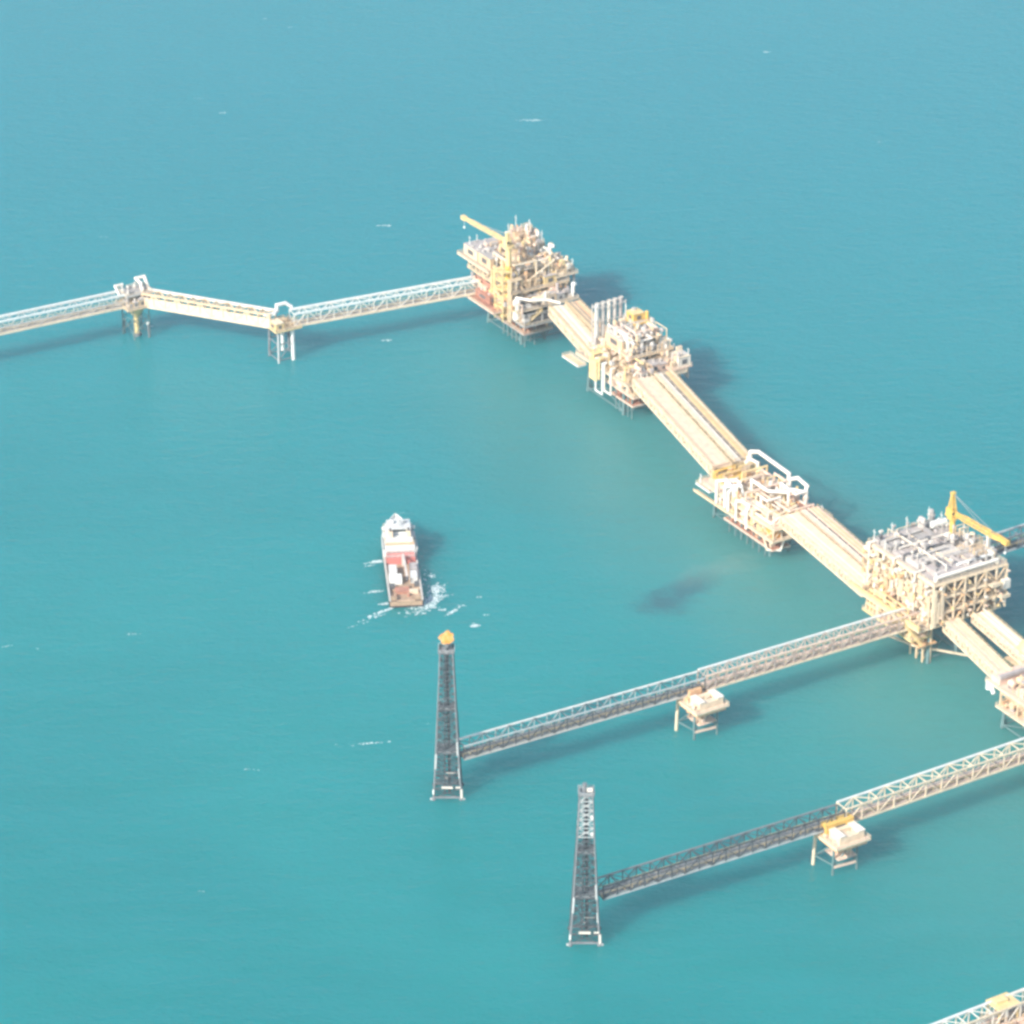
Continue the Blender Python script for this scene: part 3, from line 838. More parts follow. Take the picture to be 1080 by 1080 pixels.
# ---------------------------------------------------------------- flare towers
def flare_tower(label, x, y, H, wb, wt, lit):
    T = Thing('flare_tower', label, 'flare tower', (x, y, 0), 'flare towers at the bridge ends', grid=False)
    def C(i, z):
        sx, sy = ((-1, -1), (1, -1), (1, 1), (-1, 1))[i % 4]
        t = min(1, max(0, z / H)); t = 1 - (1 - t) ** 1.15
        w = (wb + (wt - wb) * t) / 2
        return Vector((sx * w, sy * w, z))
    n = 17
    zs = [0.8 + (H - .8) * (1 - (1 - i / n) ** 1.0) for i in range(n + 1)]
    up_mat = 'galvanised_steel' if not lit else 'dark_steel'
    for i in range(4):
        m = MB(); m.tube(C(i, 0) + Vector((0, 0, -3)), C(i, 0.8), .75, 10)
        for a, b in zip(zs, zs[1:]): m.tube(C(i, a), C(i, b), .36 if a < H * .5 else .28, 8)
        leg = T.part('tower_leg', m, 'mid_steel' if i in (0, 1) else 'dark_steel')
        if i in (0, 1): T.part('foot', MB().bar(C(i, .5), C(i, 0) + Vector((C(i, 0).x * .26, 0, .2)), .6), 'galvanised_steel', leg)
    for i in range(4):
        lo, hi = MB(), MB()
        for a, b in zip(zs, zs[1:]):
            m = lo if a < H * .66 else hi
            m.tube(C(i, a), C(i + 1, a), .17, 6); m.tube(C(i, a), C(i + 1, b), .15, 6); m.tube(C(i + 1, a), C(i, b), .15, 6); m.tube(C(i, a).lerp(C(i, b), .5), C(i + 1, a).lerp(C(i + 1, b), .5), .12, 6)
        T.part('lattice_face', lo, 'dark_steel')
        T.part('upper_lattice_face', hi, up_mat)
    T.part('riser_pipe', MB().tube((0.6, 0.5, 0), (0.25, .25, H), .5, 8), 'dark_steel')
    T.part('riser_pipe', MB().tube((-1, -.6, 0), (-.3, -.2, H - 1), .32, 8), 'mid_steel')
    def landing(z, k=1.0, mt='mid_steel', rl='galvanised_steel', solid=True):
        w = abs(C(0, z).x) * k
        m = MB()
        if solid: m.box((-w, -w, z), (w, w, z + .12))
        p = T.part('landing', m, mt)
        T.part('handrail', rail(MB(), rect(-w, w, -w, w), z + .12), rl, p)
    landing(zs[5] + .2, .92); landing(zs[10] + .2, .9); landing(H - 1.2, 1.25, 'mid_steel')
    # boat landing and splash-zone walkway
    w = abs(C(0, 4.5).x)
    T.part('boat_landing', MB().box((-w * .45, -w - .8, 4.6), (w * .4, -w - .1, 5.1)).bar((w * .62, -w - .3, 4.8), (w, -w - .3, 4.8), .4), 'white_paint')
    T.part('fender', MB().tube((w + .5, -w - .4, -.5), (w + .35, -w - .3, 4), .4, 8), 'white_paint')
    T.part('fender', MB().tube((-w - .3, -w - .4, 2.2), (-w - .25, -w - .3, 4), .36, 8), 'cool_white_paint')
    T.part('base_beam', MB().bar(C(0, .9), C(1, .9), .6).bar(C(2, .9), C(3, .9), .6).bar(C(1, .9), C(2, .9), .6).bar(C(3, .9), C(0, .9), .6), 'mid_steel')
    # ladder cages and gauge boards on the near face
    for z0, z1, sx, rr in ((12, 17.5, -1, .42), (17, 22, 1, .42), (8.5, 12, 1, .3)):
        a, b = C(0 if sx < 0 else 1, z0), C(0 if sx < 0 else 1, z1)
        T.part('ladder', MB().tube((a.x * .96, a.y - .35, z0), (b.x * .96, b.y - .35, z1), rr, 8), 'galvanised_steel')
    for z0, z1, sx in ((7, 17, -1), (16.5, 30, 1)):
        a, b = C(0 if sx < 0 else 1, z0), C(0 if sx < 0 else 1, z1)
        T.part('ladder', MB().bar((a.x * 1.03, a.y, z0), (b.x * 1.03, b.y, z1), .32), 'galvanised_steel')
    T.part('cross_beam', MB().bar((-w * .1, -w * .85, 10), (w * .85, -w * .85, 10.0), .35).bar((0, -w * .6, 7.0), (-w * .2, -w * .6, 8.2), .5), 'light_grey_paint')
    if lit:
        T.part('flare_tip', MB().tube((.3, .3, H), (.3, .3, H + 1.6), .8, 10, 1.1), 'mid_steel')
        fm = MB().ball((.1, .3, H + 3.2), 2.0, 14, 10, .9, .14, random.Random(3))
        for dx, dy, dz, q in ((-1.3, .2, 3.6, 1.3), (1.2, .1, 2.9, 1.35), (.3, .6, 4.7, 1.2), (1.5, .4, 4.2, .9), (-.6, -.3, 2.3, 1.1)): fm.ball((dx, dy, H + dz), q, 10, 8, .9, .16, random.Random(int(q * 100)))
        T.part('flame', fm, 'flare_flame')
    else:
        T.part('flare_tip', MB().tube((-.5, 0, H - .5), (-.5, 0, H + 2.2), .55, 10, .75), 'mid_steel')
        T.part('wind_shield', MB().box((.2, -1.2, H - .2), (2.0, -.4, H + .9)), 'white_paint')
        for z in (H - 15, H - 9): T.part('light_bracket', MB().ball((wt * .5, -wt * .5, z), .7, 8, 5), 'cool_white_paint')
    return T
flare_tower('dark lattice flare tower with a glowing orange tip', -21.8, -209.6, 56.4, 9.3, 4.3, True)
flare_tower('bare lattice flare tower with a pale grey top and no flame', 23.1, -297.6, 54.8, 9.3, 4.0, False)

# ---------------------------------------------------------------- cranes
def crane(label, u, v, zb, zh, boom_to, mat='yellow_paint', group='yellow pedestal cranes', mast_h=7.5, bw=1.5, ped=1.1, tipbox=False):
    T = Thing('pedestal_crane', label, 'crane', (u, v, zb), group)
    T.part('pedestal', MB().tube((u, v, zb), (u, v, zh - 2.2), ped, 12), mat)
    p = T.part('slew_platform', MB().tube((u, v, zh - 2.2), (u, v, zh - 1.5), ped * 2.0, 14).box((u - 2.4, v - 1.9, zh - 1.5), (u + 1.6, v + 1.9, zh - 1.1)), mat)
    T.part('machinery_house', MB().box((u - 2.4, v - 1.5, zh - 1.1), (u + .2, v + 1.5, zh + 1.5)), mat)
    cb = T.part('cab', MB().box((u + .3, v - 1.9, zh - 1.1), (u + 1.8, v - .7, zh + 1.2)), mat)
    T.part('cab_window', MB().box((u + 1.803, v - 1.8, zh), (u + 1.86, v - .8, zh + 1.0)), 'window_glass', cb)
    g = MB()
    for s in (-1, 1): g.bar((u - 1.6, v + s * 1.2, zh), (u - .6, v + s * .35, zh + mast_h), .5).bar((u + .8, v + s * 1.2, zh - 1), (u - .6, v + s * .35, zh + mast_h), .45)
    g.box((u - 1.3, v - .8, zh + mast_h - .4), (u + .1, v + .8, zh + mast_h + .5))
    for t in (.35, .65): g.bar((u - 1.6 + t, v - 1.2 + .85 * t, zh + mast_h * t), (u - 1.6 + t, v + 1.2 - .85 * t, zh + mast_h * t), .35)
    T.part('gantry', g, mat)
    a, b = Vector((u + (1.2 if boom_to[0] > u else -1.2), v, zh)), Vector(boom_to)
    d = (b - a).normalized(); s = Vector((-d.y, d.x, 0)).normalized(); t = d.cross(s); t = t if t.z > 0 else -t
    bm = MB(); n = 10
    def Q(k, sy, sz):
        w = bw * (1 if .15 < k < .85 else .7) / 2
        return a.lerp(b, k) + s * sy * w + t * sz * w
    for i in range(n):
        k0, k1 = i / n, (i + 1) / n
        for sy in (-1, 1):
            for sz in (-1, 1): bm.bar(Q(k0, sy, sz), Q(k1, sy, sz), .34)
        e = 1 if i % 2 else -1
        for sz in (-1, 1): bm.bar(Q(k0, e, sz), Q(k1, -e, sz), .26)
        for sy in (-1, 1): bm.bar(Q(k0, sy, e), Q(k1, sy, -e), .26)
        bm.bar(Q(k0, -1, 1), Q(k0, 1, 1), .3)
    bo = T.part('boom', bm, mat)
    wk = MB(); q = [a - s * .35 + t * .0, b - s * .35, b + s * .35, a + s * .35]
    wk.quad_box(q + [x + Vector((0, 0, .12)) for x in q]); T.part('boom_walkway', wk, 'cream_paint', bo)
    T.part('boom_head', MB().box(b - Vector((1.6, .9, .9)), b + Vector((1.3, .9, .8))), mat, bo)
    if tipbox: T.part('boom_head', MB().box(b - Vector((6.5, 1.1, .5)), b + Vector((-1.7, 1.1, .6))), 'yellow_paint', bo)
    r = MB()
    top = Vector((u - .6, v, zh + mast_h))
    r.bar(top, a.lerp(b, .92), .12).bar(top, a.lerp(b, .6), .12)
    T.part('pendant_rope', r, 'grey_paint')
    hk = MB().bar(b, b - Vector((0, 0, 4)), .12).ball(b - Vector((0, 0, 4.4)), .55, 8, 5)
    T.part('hook_block', hk, 'cool_white_paint')
    return T
crane('bright yellow crane with its boom lowered on the grey roofed platform', 158.5, 91, 35.2, 44.5, (186.0, 93.5, 43.8), tipbox=True)
crane('pale yellow crane with its boom reaching left from the topmost platform', -141, 84.6, 34.3, 45.0, (-173.6, 82.2, 45.2), 'pale_yellow_paint', mast_h=3.5, bw=1.3, ped=1.2)

# ---------------------------------------------------------------- platform: topmost, cluttered
def platform_top():
    rng.seed(21)
    T = Thing('gas_platform', 'cluttered cream platform at the top end of the chain', 'platform', (-148, 100, 0), 'offshore platforms linked by bridges')
    jacket(T, [-160, -134], [87, 98, 109], 12, r=.75)
    deck(T, -150, -125, 83, 103, 12, mat='dark_grey_paint', edge='grey_paint')
    deck(T, -168, -130, 82, 113, 17, edge='pale_cream_paint')
    columns(T, -149, -127, 84, 102, 12, 16.6, 4, 3, .6, 'grey_paint')
    # red-brown screened lower level on the near side
    T.part('screen_wall', MB().box((-166, 82.6, 17), (-146, 82.9, 21.5)), 'rust_red_paint', label='red brown screen wall under the crane')
    eq_house(T, -158, -146.5, 78.5, 81.4, 15.5, 3.0, 'rust_red_paint', 'rust_red_paint')
    deck(T, -164, -140, 76.5, 81.5, 14.2, mat='rust_red_paint', edge='pink_cream_paint')
    fill(T, -167, -131, 84, 112, 17, 4.6, ['cream_paint', 'pale_cream_paint', 'pink_cream_paint', 'light_grey_paint'], ['house', 'man', 'hv', 'skid'], 7.5)
    deck(T, -172, -136, 83, 112, 23, edge='cream_paint')
    columns(T, -166, -137, 84, 111, 17, 22.6, 6, 5, .6, 'cream_paint')
    fill(T, -154, -137, 86, 111, 23, 5.0, ['cream_paint', 'pale_cream_paint', 'white_paint', 'peach_paint', 'pale_yellow_paint'], ['man', 'hv', 'vv', 'house', 'man'], 6)
    # left block with grey roof, jutting outwards
    deck(T, -178, -152, 81.5, 101, 27.5, edge='pale_cream_paint')
    columns(T, -171, -153, 83, 100, 23, 27.1, 4, 3, .55, 'cream_paint')
    eq_house(T, -176, -165, 83.5, 91, 27.5, 4.6, 'pale_cream_paint', 'lilac_grey_paint')
    eq_house(T, -176, -165, 92, 99.5, 27.5, 4.0, 'pale_cream_paint', 'lilac_grey_paint')
    eq_house(T, -164, -154, 83.5, 90, 27.5, 5.0, 'cream_paint', 'grey_paint')
    fill(T, -164, -154, 91, 100, 27.5, 5, ['pale_cream_paint', 'light_grey_paint'], ['man', 'vv', 'skid'], 5)
    # tall central block
    deck(T, -164, -143, 92, 110, 29.5, edge='cream_paint')
    columns(T, -163, -144, 93, 109, 23, 29.1, 5, 4, .6, 'cream_paint')
    eq_house(T, -163, -154, 100.5, 109, 29.5, 6.5, 'pale_cream_paint', 'cream_paint')
    fill(T, -153, -143.5, 92.5, 109.5, 29.5, 6, ['pale_cream_paint', 'cream_paint', 'pale_yellow_paint', 'white_paint'], ['man', 'vv', 'house', 'hv'], 5.5, roof='cream_paint')
    deck(T, -163, -151, 95, 108.5, 36.6, mat='pink_cream_paint', edge='pale_cream_paint')
    fill(T, -162.5, -151.5, 95.5, 108, 36.6, 5, ['pink_cream_paint', 'white_paint', 'cream_paint', 'light_grey_paint'], ['man', 'vv', 'skid', 'house'], 4.5, roof='pink_cream_paint')
    # right block
    deck(T, -152, -137, 106, 117, 25.5, edge='pale_cream_paint')
    fill(T, -151.5, -137.5, 106.5, 116.5, 25.5, 4.5, ['pale_cream_paint', 'cream_paint', 'peach_paint', 'white_paint'], ['man', 'vv', 'hv', 'house'], 5)
    columns(T, -151, -138, 107, 116, 17, 25.1, 4, 3, .6, 'grey_paint')
    fill(T, -140, -131, 96, 112, 17.2, 4.0, ['white_paint', 'light_grey_paint', 'grey_paint'], ['man', 'skid'], 6)
    # near side yellow stair tower under the crane
    m = MB()
    for a in (-144.5, -138):
        for c in (80, 84.2): m.bar((a, c, 10), (a, c, 34.2), .5)
    for z in range(12, 35, 4):
        m.box((-144.5, 80, z), (-138, 84.2, z + .2))
        m.bar((-144.5, 80, z), (-138, 80, z), .3)
        k = (z // 4) % 2
        m.bar((-144.5 + 6.5 * k, 80, z), (-138 - 6.5 * k, 80, z + 4), .35)
    T.part('stair_tower', m, 'pale_yellow_paint', label='tall yellow stair tower on the near side')
    T.part('crane_column', MB().tube((-141, 84.6, 10), (-141, 84.6, 34.25), 1.3, 12), 'yellow_paint')
    for a in (-149, -147.2, -135.5, -133.8): pipe_run(T, [(a, 81.2, 11), (a, 81.2, 30), (a, 87, 30)], .4, 'pale_yellow_paint' if a < -140 else 'cream_paint')
    T.part('vertical_tank', MB().capsule((-132.5, 83.5, 13), (-132.5, 83.5, 21), 1.7, 12), 'white_paint')
    random_pipes(T, 60, -170, -138, 84, 111, 23, 35, ['pale_cream_paint', 'white_paint', 'pale_yellow_paint', 'cream_paint'], (.18, .45))
    random_pipes(T, 10, -150, -128, 83.3, 84.6, 12, 22, ['cream_paint', 'pink_cream_paint', 'light_grey_paint'], (.2, .4))
    pipe_run(T, [(-134, 84, 22), (-128, 88, 22), (-126, 95, 21.5), (-122, 99, 20.6)], .6, 'white_paint')
    CM = ['pale_cream_paint', 'cream_paint', 'white_paint', 'peach_paint', 'pale_yellow_paint', 'lilac_grey_paint', 'pink_cream_paint']
    clutter(T, 90, -170, -138, 84, 111, 25, 33, CM, base=23)
    clutter(T, 40, -162, -152, 96, 107.5, 37.5, 42, CM, base=36.6)
    clutter(T, 26, -152, -144, 93, 109, 33, 38, CM, base=29.5)
    clutter(T, 34, -166, -129, 80.6, 81.6, 17, 22, CM, (.4, 1.0), wall=(None, 82.6))
    clutter(T, 34, -151, -138, 107, 116, 26.5, 30, CM, base=25.5)
    clutter(T, 20, -139, -131, 97, 112, 18, 21.5, CM, base=17)
    clutter(T, 26, -149, -126, 83.5, 96, 12.5, 15, ['grey_paint', 'light_grey_paint', 'dark_grey_paint'], base=12)
    deck(T, -150, -127, 84, 98, 7.5, mat='rust_red_paint', edge='pink_grey_paint')
    clutter(T, 30, -149, -128, 84.5, 97, 7.6, 9.6, ['pink_grey_paint', 'rust_red_paint', 'grey_paint', 'peach_paint', 'light_grey_paint'], base=7.5)
    for k in range(12): T.part('riser', MB().tube((-147 + (k % 6) * 3.4, 86 + (k // 6) * 5, -3), (-147 + (k % 6) * 3.4, 86 + (k // 6) * 5, 12), .38, 8), 'jacket_steel')
    masts(T, [(-160, 100, 41, 47.5), (-157, 105, 41, 45.5), (-163, 98, 36, 43), (-150, 107, 36, 42.5), (-173, 84.5, 32, 36.5), (-176, 90, 32, 35), (-138, 115, 27, 32)])
    T.part('exhaust_pipe', MB().path([(-145, 108, 29.5), (-145, 108, 37), (-143, 109, 37)], .8, 10), 'cool_white_paint')
    T.part('exhaust_pipe', MB().path([(-132, 111.5, 17), (-132, 111.5, 23), (-130.5, 112, 23.5)], .7, 10), 'cool_white_paint')
    stair(T, (-127, 85, 12), (-127, 93, 17)); stair(T, (-169, 86, 17), (-169, 93, 23))
platform_top()

def orange_box(u, v, z, label, mat, w=4.0, d=2.4, h=2.5):
    T = Thing('cargo_container', label, 'container', (u, v, z), 'cargo containers on the platforms')
    m = MB().box((u - w / 2, v - d / 2, z), (u + w / 2, v + d / 2, z + h))
    n = int(w / .4)
    for i in range(n):
        x = u - w / 2 + .2 + (w - .4) * i / (n - 1)
        m.box((x - .08, v - d / 2 - .08, z + .2), (x + .08, v - d / 2 - .003, z + h - .2)).box((x - .08, v + d / 2 + .003, z + .2), (x + .08, v + d / 2 + .08, z + h - .2))
    T.part('body', m, mat)
    for s in (-1, 1): T.part('door', MB().box((u + w / 2 + .003, v + s * d / 4 - d / 4 + .06, z + .15), (u + w / 2 + .08, v + s * d / 4 + d / 4 - .06, z + h - .15)), mat)
    T.part('roof_panel', MB().box((u - w / 2 - .05, v - d / 2 - .05, z + h + .003), (u + w / 2 + .05, v + d / 2 + .05, z + h + .08)), mat)

# ---------------------------------------------------------------- platform: second, with exhaust stacks
def platform_stacks():
    rng.seed(5)
    T = Thing('gas_platform', 'cream platform with a row of tall white exhaust stacks', 'platform', (-65, 98, 0), 'offshore platforms linked by bridges')
    jacket(T, [-78, -52], [86, 98, 109], 12, r=.75)
    deck(T, -84, -45, 83, 112, 16, edge='pale_cream_paint')
    deck(T, -62, -42, 84, 96, 11.5, mat='pink_cream_paint', edge='pink_cream_paint')
    columns(T, -61, -43, 85, 95, 11.5, 15.6, 3, 3, .5, 'cream_paint')
    fill(T, -76, -46, 84, 97, 16, 4.2, ['pale_cream_paint', 'pink_cream_paint', 'cream_paint', 'white_paint'], ['man', 'house', 'skid', 'hv'], 5.5, roof='pink_cream_paint')
    deck(T, -79, -55, 91, 111, 22.5, edge='cream_paint')
    columns(T, -78, -56, 92, 110, 16, 22.1, 5, 5, .6, 'cream_paint')
    fill(T, -74, -50, 98.5, 111, 16.2, 4.8, ['cream_paint', 'pale_cream_paint', 'pink_cream_paint'], ['man', 'house'], 6)
    # turbine halls with grey arched ducts on the roof
    for i, v in enumerate((93.4, 98.2, 103.0, 107.8)):
        eq_house(T, -75, -62.5, v - 1.9, v + 1.9, 22.5, 4.6, ('cream_paint', 'pale_cream_paint')[i % 2], 'light_grey_paint')
        T.part('intake_duct', MB().path([(-70, v, 27), (-70, v, 29.6), (-64, v, 29.6), (-60.5, v, 27.0), (-60.5, v, 22.6)], 1.0, 10), ('light_grey_paint', 'grey_paint', 'light_grey_paint', 'pale_cream_paint')[i])
    fill(T, -59, -55.5, 91.5, 110.5, 22.5, 5, ['cream_paint', 'pale_cream_paint', 'light_grey_paint'], ['man', 'vv', 'skid'], 4.5)
    for i in range(5):
        v = 91.0 + i * 2.9
        ht = 37.0 + .1 * i
        m = MB().tube((-81, v, 16.2), (-81, v, ht), .95, 14)
        s = T.part('exhaust_stack', m, ('cool_white_paint', 'light_grey_paint', 'white_paint', 'light_grey_paint', 'lilac_grey_paint')[i])
        T.part('stack_rim', MB().tube((-81, v, ht), (-81, v, ht + .5), 1.15, 14, caps=False), 'light_grey_paint', s)
        T.part('silencer', MB().box((-82.4, v - 1.2, 18), (-79.6, v + 1.2, 22.5)), 'lilac_grey_paint', s)
    f = MB()
    for v in (89.6, 104.2):
        for z in (24, 30, 36): f.bar((-82.5, v, z), (-79.5, v, z), .3)
        for a in (-82.5, -79.5): f.bar((a, v, 16), (a, v, 37), .35)
    for z in (30, 36): f.bar((-82.5, 89.6, z), (-82.5, 104.2, z), .3).bar((-79.5, 89.6, z), (-79.5, 104.2, z), .3)
    T.part('stack_frame', f, 'light_grey_paint')
    # yellow module high at the back
    deck(T, -76, -68, 101.5, 109.5, 30.6, mat='cream_paint', edge='yellow_paint')
    columns(T, -75.5, -68.5, 102, 109, 22.5, 30.2, 2, 2, .5, 'cream_paint')
    eq_house(T, -75, -70, 102, 107, 30.6, 3.4, 'yellow_paint', 'pale_yellow_paint')
    T.part('vertical_tank', MB().capsule((-70, 108.5, 31), (-70, 108.5, 34), .9, 10), 'yellow_paint')
    # right hand wing
    deck(T, -60, -46, 105, 115, 17.5, mat='pink_cream_paint', edge='pink_cream_paint')
    columns(T, -59, -47, 106, 114, 11.5, 17.1, 3, 3, .55, 'pink_cream_paint')
    eq_house(T, -53, -46.5, 109, 114.6, 17.5, 4.2, 'white_paint', 'pale_cream_paint')
    fill(T, -59.5, -54, 105.5, 114.5, 17.5, 3.6, ['pink_cream_paint', 'light_grey_paint', 'pale_cream_paint'], ['man', 'skid', 'hv'], 5)
    T.part('exhaust_pipe', MB().path([(-61, 111, 16), (-61, 111, 25), (-57, 112.5, 25)], .7, 9), 'cool_white_paint')
    deck(T, -60, -44, 85, 95, 6.8, mat='rust_red_paint', edge='pink_cream_paint', rails=False)
    clutter(T, 26, -59, -45, 85.3, 94, 7, 9.6, ['pink_cream_paint', 'rust_red_paint', 'peach_paint', 'grey_paint'], (.3, .9), base=6.8)
    for k in range(5): T.part('riser', MB().tube((-58 + k * 3, 86, -3), (-58 + k * 3, 86, 11.3), .35, 8), 'jacket_steel')
    # hanging white and yellow pipe frames on the near side
    for a, mt, zb in ((-67.5, 'cool_white_paint', 5.6), (-61.0, 'white_paint', 8.0)):
        pipe_run(T, [(a, 83, 20), (a, 82, 20), (a, 82, zb), (a + 5, 82, zb), (a + 5, 82, 19.6), (a + 5, 84, 19.6)], .42, mt)
    for a in (-70, -68.6, -64): pipe_run(T, [(a, 81.3, 12), (a, 81.3, 21.5), (a, 86, 21.5)], .5, 'pale_yellow_paint')
    T.part('valve_tower', MB().box((-69.8, 80.2, 11), (-64.4, 80.6, 20)).box((-69.8, 80.603, 19.6), (-64.4, 84, 20)), 'pale_yellow_paint')
    deck(T, -88, -76, 78.8, 82.4, 14.0, mat='cream_paint', edge='white_paint')
    random_pipes(T, 18, -78, -47, 84, 97, 16, 23.5, ['pale_cream_paint', 'white_paint', 'pink_cream_paint', 'pale_yellow_paint'], (.2, .45))
    random_pipes(T, 8, -61, -44, 84.2, 85, 11.5, 16, ['pink_cream_paint', 'white_paint'], (.2, .4))
    CM = ['pale_cream_paint', 'cream_paint', 'white_paint', 'pink_cream_paint', 'light_grey_paint', 'lilac_grey_paint']
    clutter(T, 60, -77, -56, 92, 110, 25, 31, CM, base=22.5)
    clutter(T, 46, -79, -46, 83.5, 97.5, 18, 22, CM, base=16)
    clutter(T, 24, -59, -47, 106, 114.5, 18, 22.5, CM, base=17.5)
    clutter(T, 16, -61, -43, 84.5, 95.5, 12, 14.5, CM, base=11.5)
    random_pipes(T, 24, -77, -56, 92, 110, 22.5, 31, CM, (.2, .45))
    masts(T, [(-76, 102, 30.6, 37), (-66, 109, 27, 32), (-47, 114, 21.5, 25)])
    stair(T, (-44.5, 86, 11.5), (-44.5, 93, 16))
platform_stacks()

# ---------------------------------------------------------------- platform: third, low, pipe loops
def platform_loops():
    rng.seed(9)
    T = Thing('gas_platform', 'low cream platform crowded with white pipe loops', 'platform', (64, 74, 0), 'offshore platforms linked by bridges')
    jacket(T, [46, 82], [65, 73, 81], 14.6, r=.55)
    deck(T, 40, 90, 61, 84, 15, mat='pink_cream_paint', edge='pale_cream_paint')
    deck(T, 52, 90, 60.5, 70, 10, mat='pink_cream_paint', edge='pale_cream_paint')
    columns(T, 53, 89, 61.5, 69, 10, 14.6, 5, 3, .5, 'pale_cream_paint')
    fill(T, 53, 88, 62, 68, 10, 3.4, ['pink_cream_paint', 'peach_paint', 'white_paint'], ['man', 'skid'], 6)
    deck(T, 56, 88, 62, 70, 5.4, mat='rust_red_paint', edge='pink_cream_paint', rails=False)
    clutter(T, 34, 57, 87, 62.2, 68, 5.6, 8.4, ['pink_cream_paint', 'peach_paint', 'rust_red_paint', 'pale_cream_paint'], (.3, .9), base=5.4)
    for k in range(7): T.part('riser', MB().tube((58 + k * 4, 63, -3), (58 + k * 4, 63, 9.7), .35, 8), 'jacket_steel')
    # near-side lower walkway and its white kerb
    T.part('walkway', MB().box((37, 60.2, 9.2), (60, 61.9, 9.6)).box((37, 60.0, 9.604), (60, 60.25, 10.4)), 'cream_paint')
    deck(T, 40, 49, 59.5, 64, 14.2, mat='lilac_grey_paint', edge='cool_white_paint')
    # yellow manifold end
    eq_manifold(T, 41, 49, 66, 75, 15, 5.0, 'yellow_paint'); eq_manifold(T, 41, 48, 76, 83.5, 15, 5.5, 'pale_yellow_paint')
    eq_house(T, 50, 55, 68, 73, 15, 3.4, 'pale_yellow_paint', 'yellow_paint')
    fill(T, 50, 76, 74, 83.5, 15, 3.6, ['pale_cream_paint', 'white_paint', 'pink_cream_paint'], ['man', 'skid', 'hv', 'man'], 6)
    fill(T, 56, 76, 61, 73, 15, 4.2, ['pale_yellow_paint', 'pale_cream_paint', 'cream_paint', 'white_paint'], ['man', 'man', 'skid', 'house'], 6, roof='pale_cream_paint')
    fill(T, 78, 89, 62, 83.5, 15, 3.0, ['pink_cream_paint', 'rust_red_paint', 'pale_cream_paint'], ['man', 'skid'], 6)
    # expansion loops
    pipe_run(T, [(42, 83.3, 15), (42, 83.3, 22.4), (45, 85, 23.2), (67, 84, 23.2), (67, 83.3, 15)], .8, 'white_paint')
    pipe_run(T, [(45, 80, 15), (45, 80, 22), (51, 80.5, 22), (51, 80.5, 15)], .6, 'white_paint')
    pipe_run(T, [(69, 82.5, 15), (69, 83, 22), (72, 84.5, 23.4), (79, 84, 23), (79, 83.5, 22), (79, 83.5, 15)], .75, 'white_paint')
    pipe_run(T, [(72, 78, 15), (72, 78, 21), (79, 82.5, 21), (81, 82.5, 15)], .6, 'white_paint')
    pipe_run(T, [(70, 78, 15), (70, 78, 22), (80, 78, 21.5), (80, 83, 21.5), (80, 83, 15)], .6, 'white_paint')
    pipe_run(T, [(53, 60, 11), (53, 60, 20.5), (57, 66, 21), (60, 66, 21), (61, 60, 19), (61, 60, 11)], .65, 'white_paint')
    pipe_run(T, [(58, 60.5, 11), (58, 60.5, 20), (62, 65, 21), (65, 65, 15)], .6, 'cool_white_paint')
    pipe_run(T, [(66, 60.2, 9), (66, 60.2, 17.5), (69, 61.3, 18), (73, 61.3, 18), (73, 60.2, 16), (73, 60.2, 8.5)], .6, 'white_paint')
    pipe_run(T, [(62, 70, 15), (62, 70, 22), (73, 70, 22), (78, 76, 22), (78, 76, 15)], .7, 'white_paint')
    pipe_run(T, [(74, 66, 15), (74, 66, 21), (78, 66, 21), (78, 72, 21), (78, 72, 15)], .55, 'white_paint')
    T.part('vertical_tank', MB().capsule((57, 62.5, 13), (57, 62.5, 20.5), 1.5, 12), 'cool_white_paint')
    T.part('vertical_tank', MB().capsule((61, 62.8, 13), (61, 62.8, 20), 1.4, 12), 'white_paint')
    pipe_run(T, [(68, 60.6, 10), (84, 60.6, 9.5), (86, 61, 5), (86, 64, 5)], .4, 'pale_cream_paint')
    pipe_run(T, [(86, 61, 5), (89, 65, 5), (89, 67, 10)], .4, 'white_paint')
    random_pipes(T, 34, 50, 88, 62, 83.5, 15, 22, ['white_paint', 'pale_cream_paint', 'pale_yellow_paint', 'pink_cream_paint'], (.2, .5))
    deck(T, 88, 94, 80, 85, 16, mat='grey_paint', edge='white_paint')
    CM = ['pale_cream_paint', 'white_paint', 'white_paint', 'pale_yellow_paint', 'pink_cream_paint', 'peach_paint']
    clutter(T, 70, 42, 89, 61.5, 83.5, 15.2, 20, CM, (.35, 1.0), base=15)
    clutter(T, 26, 53, 89, 60.8, 62.2, 10.1, 13, CM, (.3, .9), base=10)
    random_pipes(T, 16, 53, 88, 61, 69, 10, 19, CM, (.25, .55))
    masts(T, [(90, 83, 16, 20), (42, 60, 15, 19)])
platform_loops()
orange_box(86, 63.6, 10.0, 'orange container on the lower edge of the low platform with pipe loops', 'orange_paint', 4.5, 4.0, 3.2)

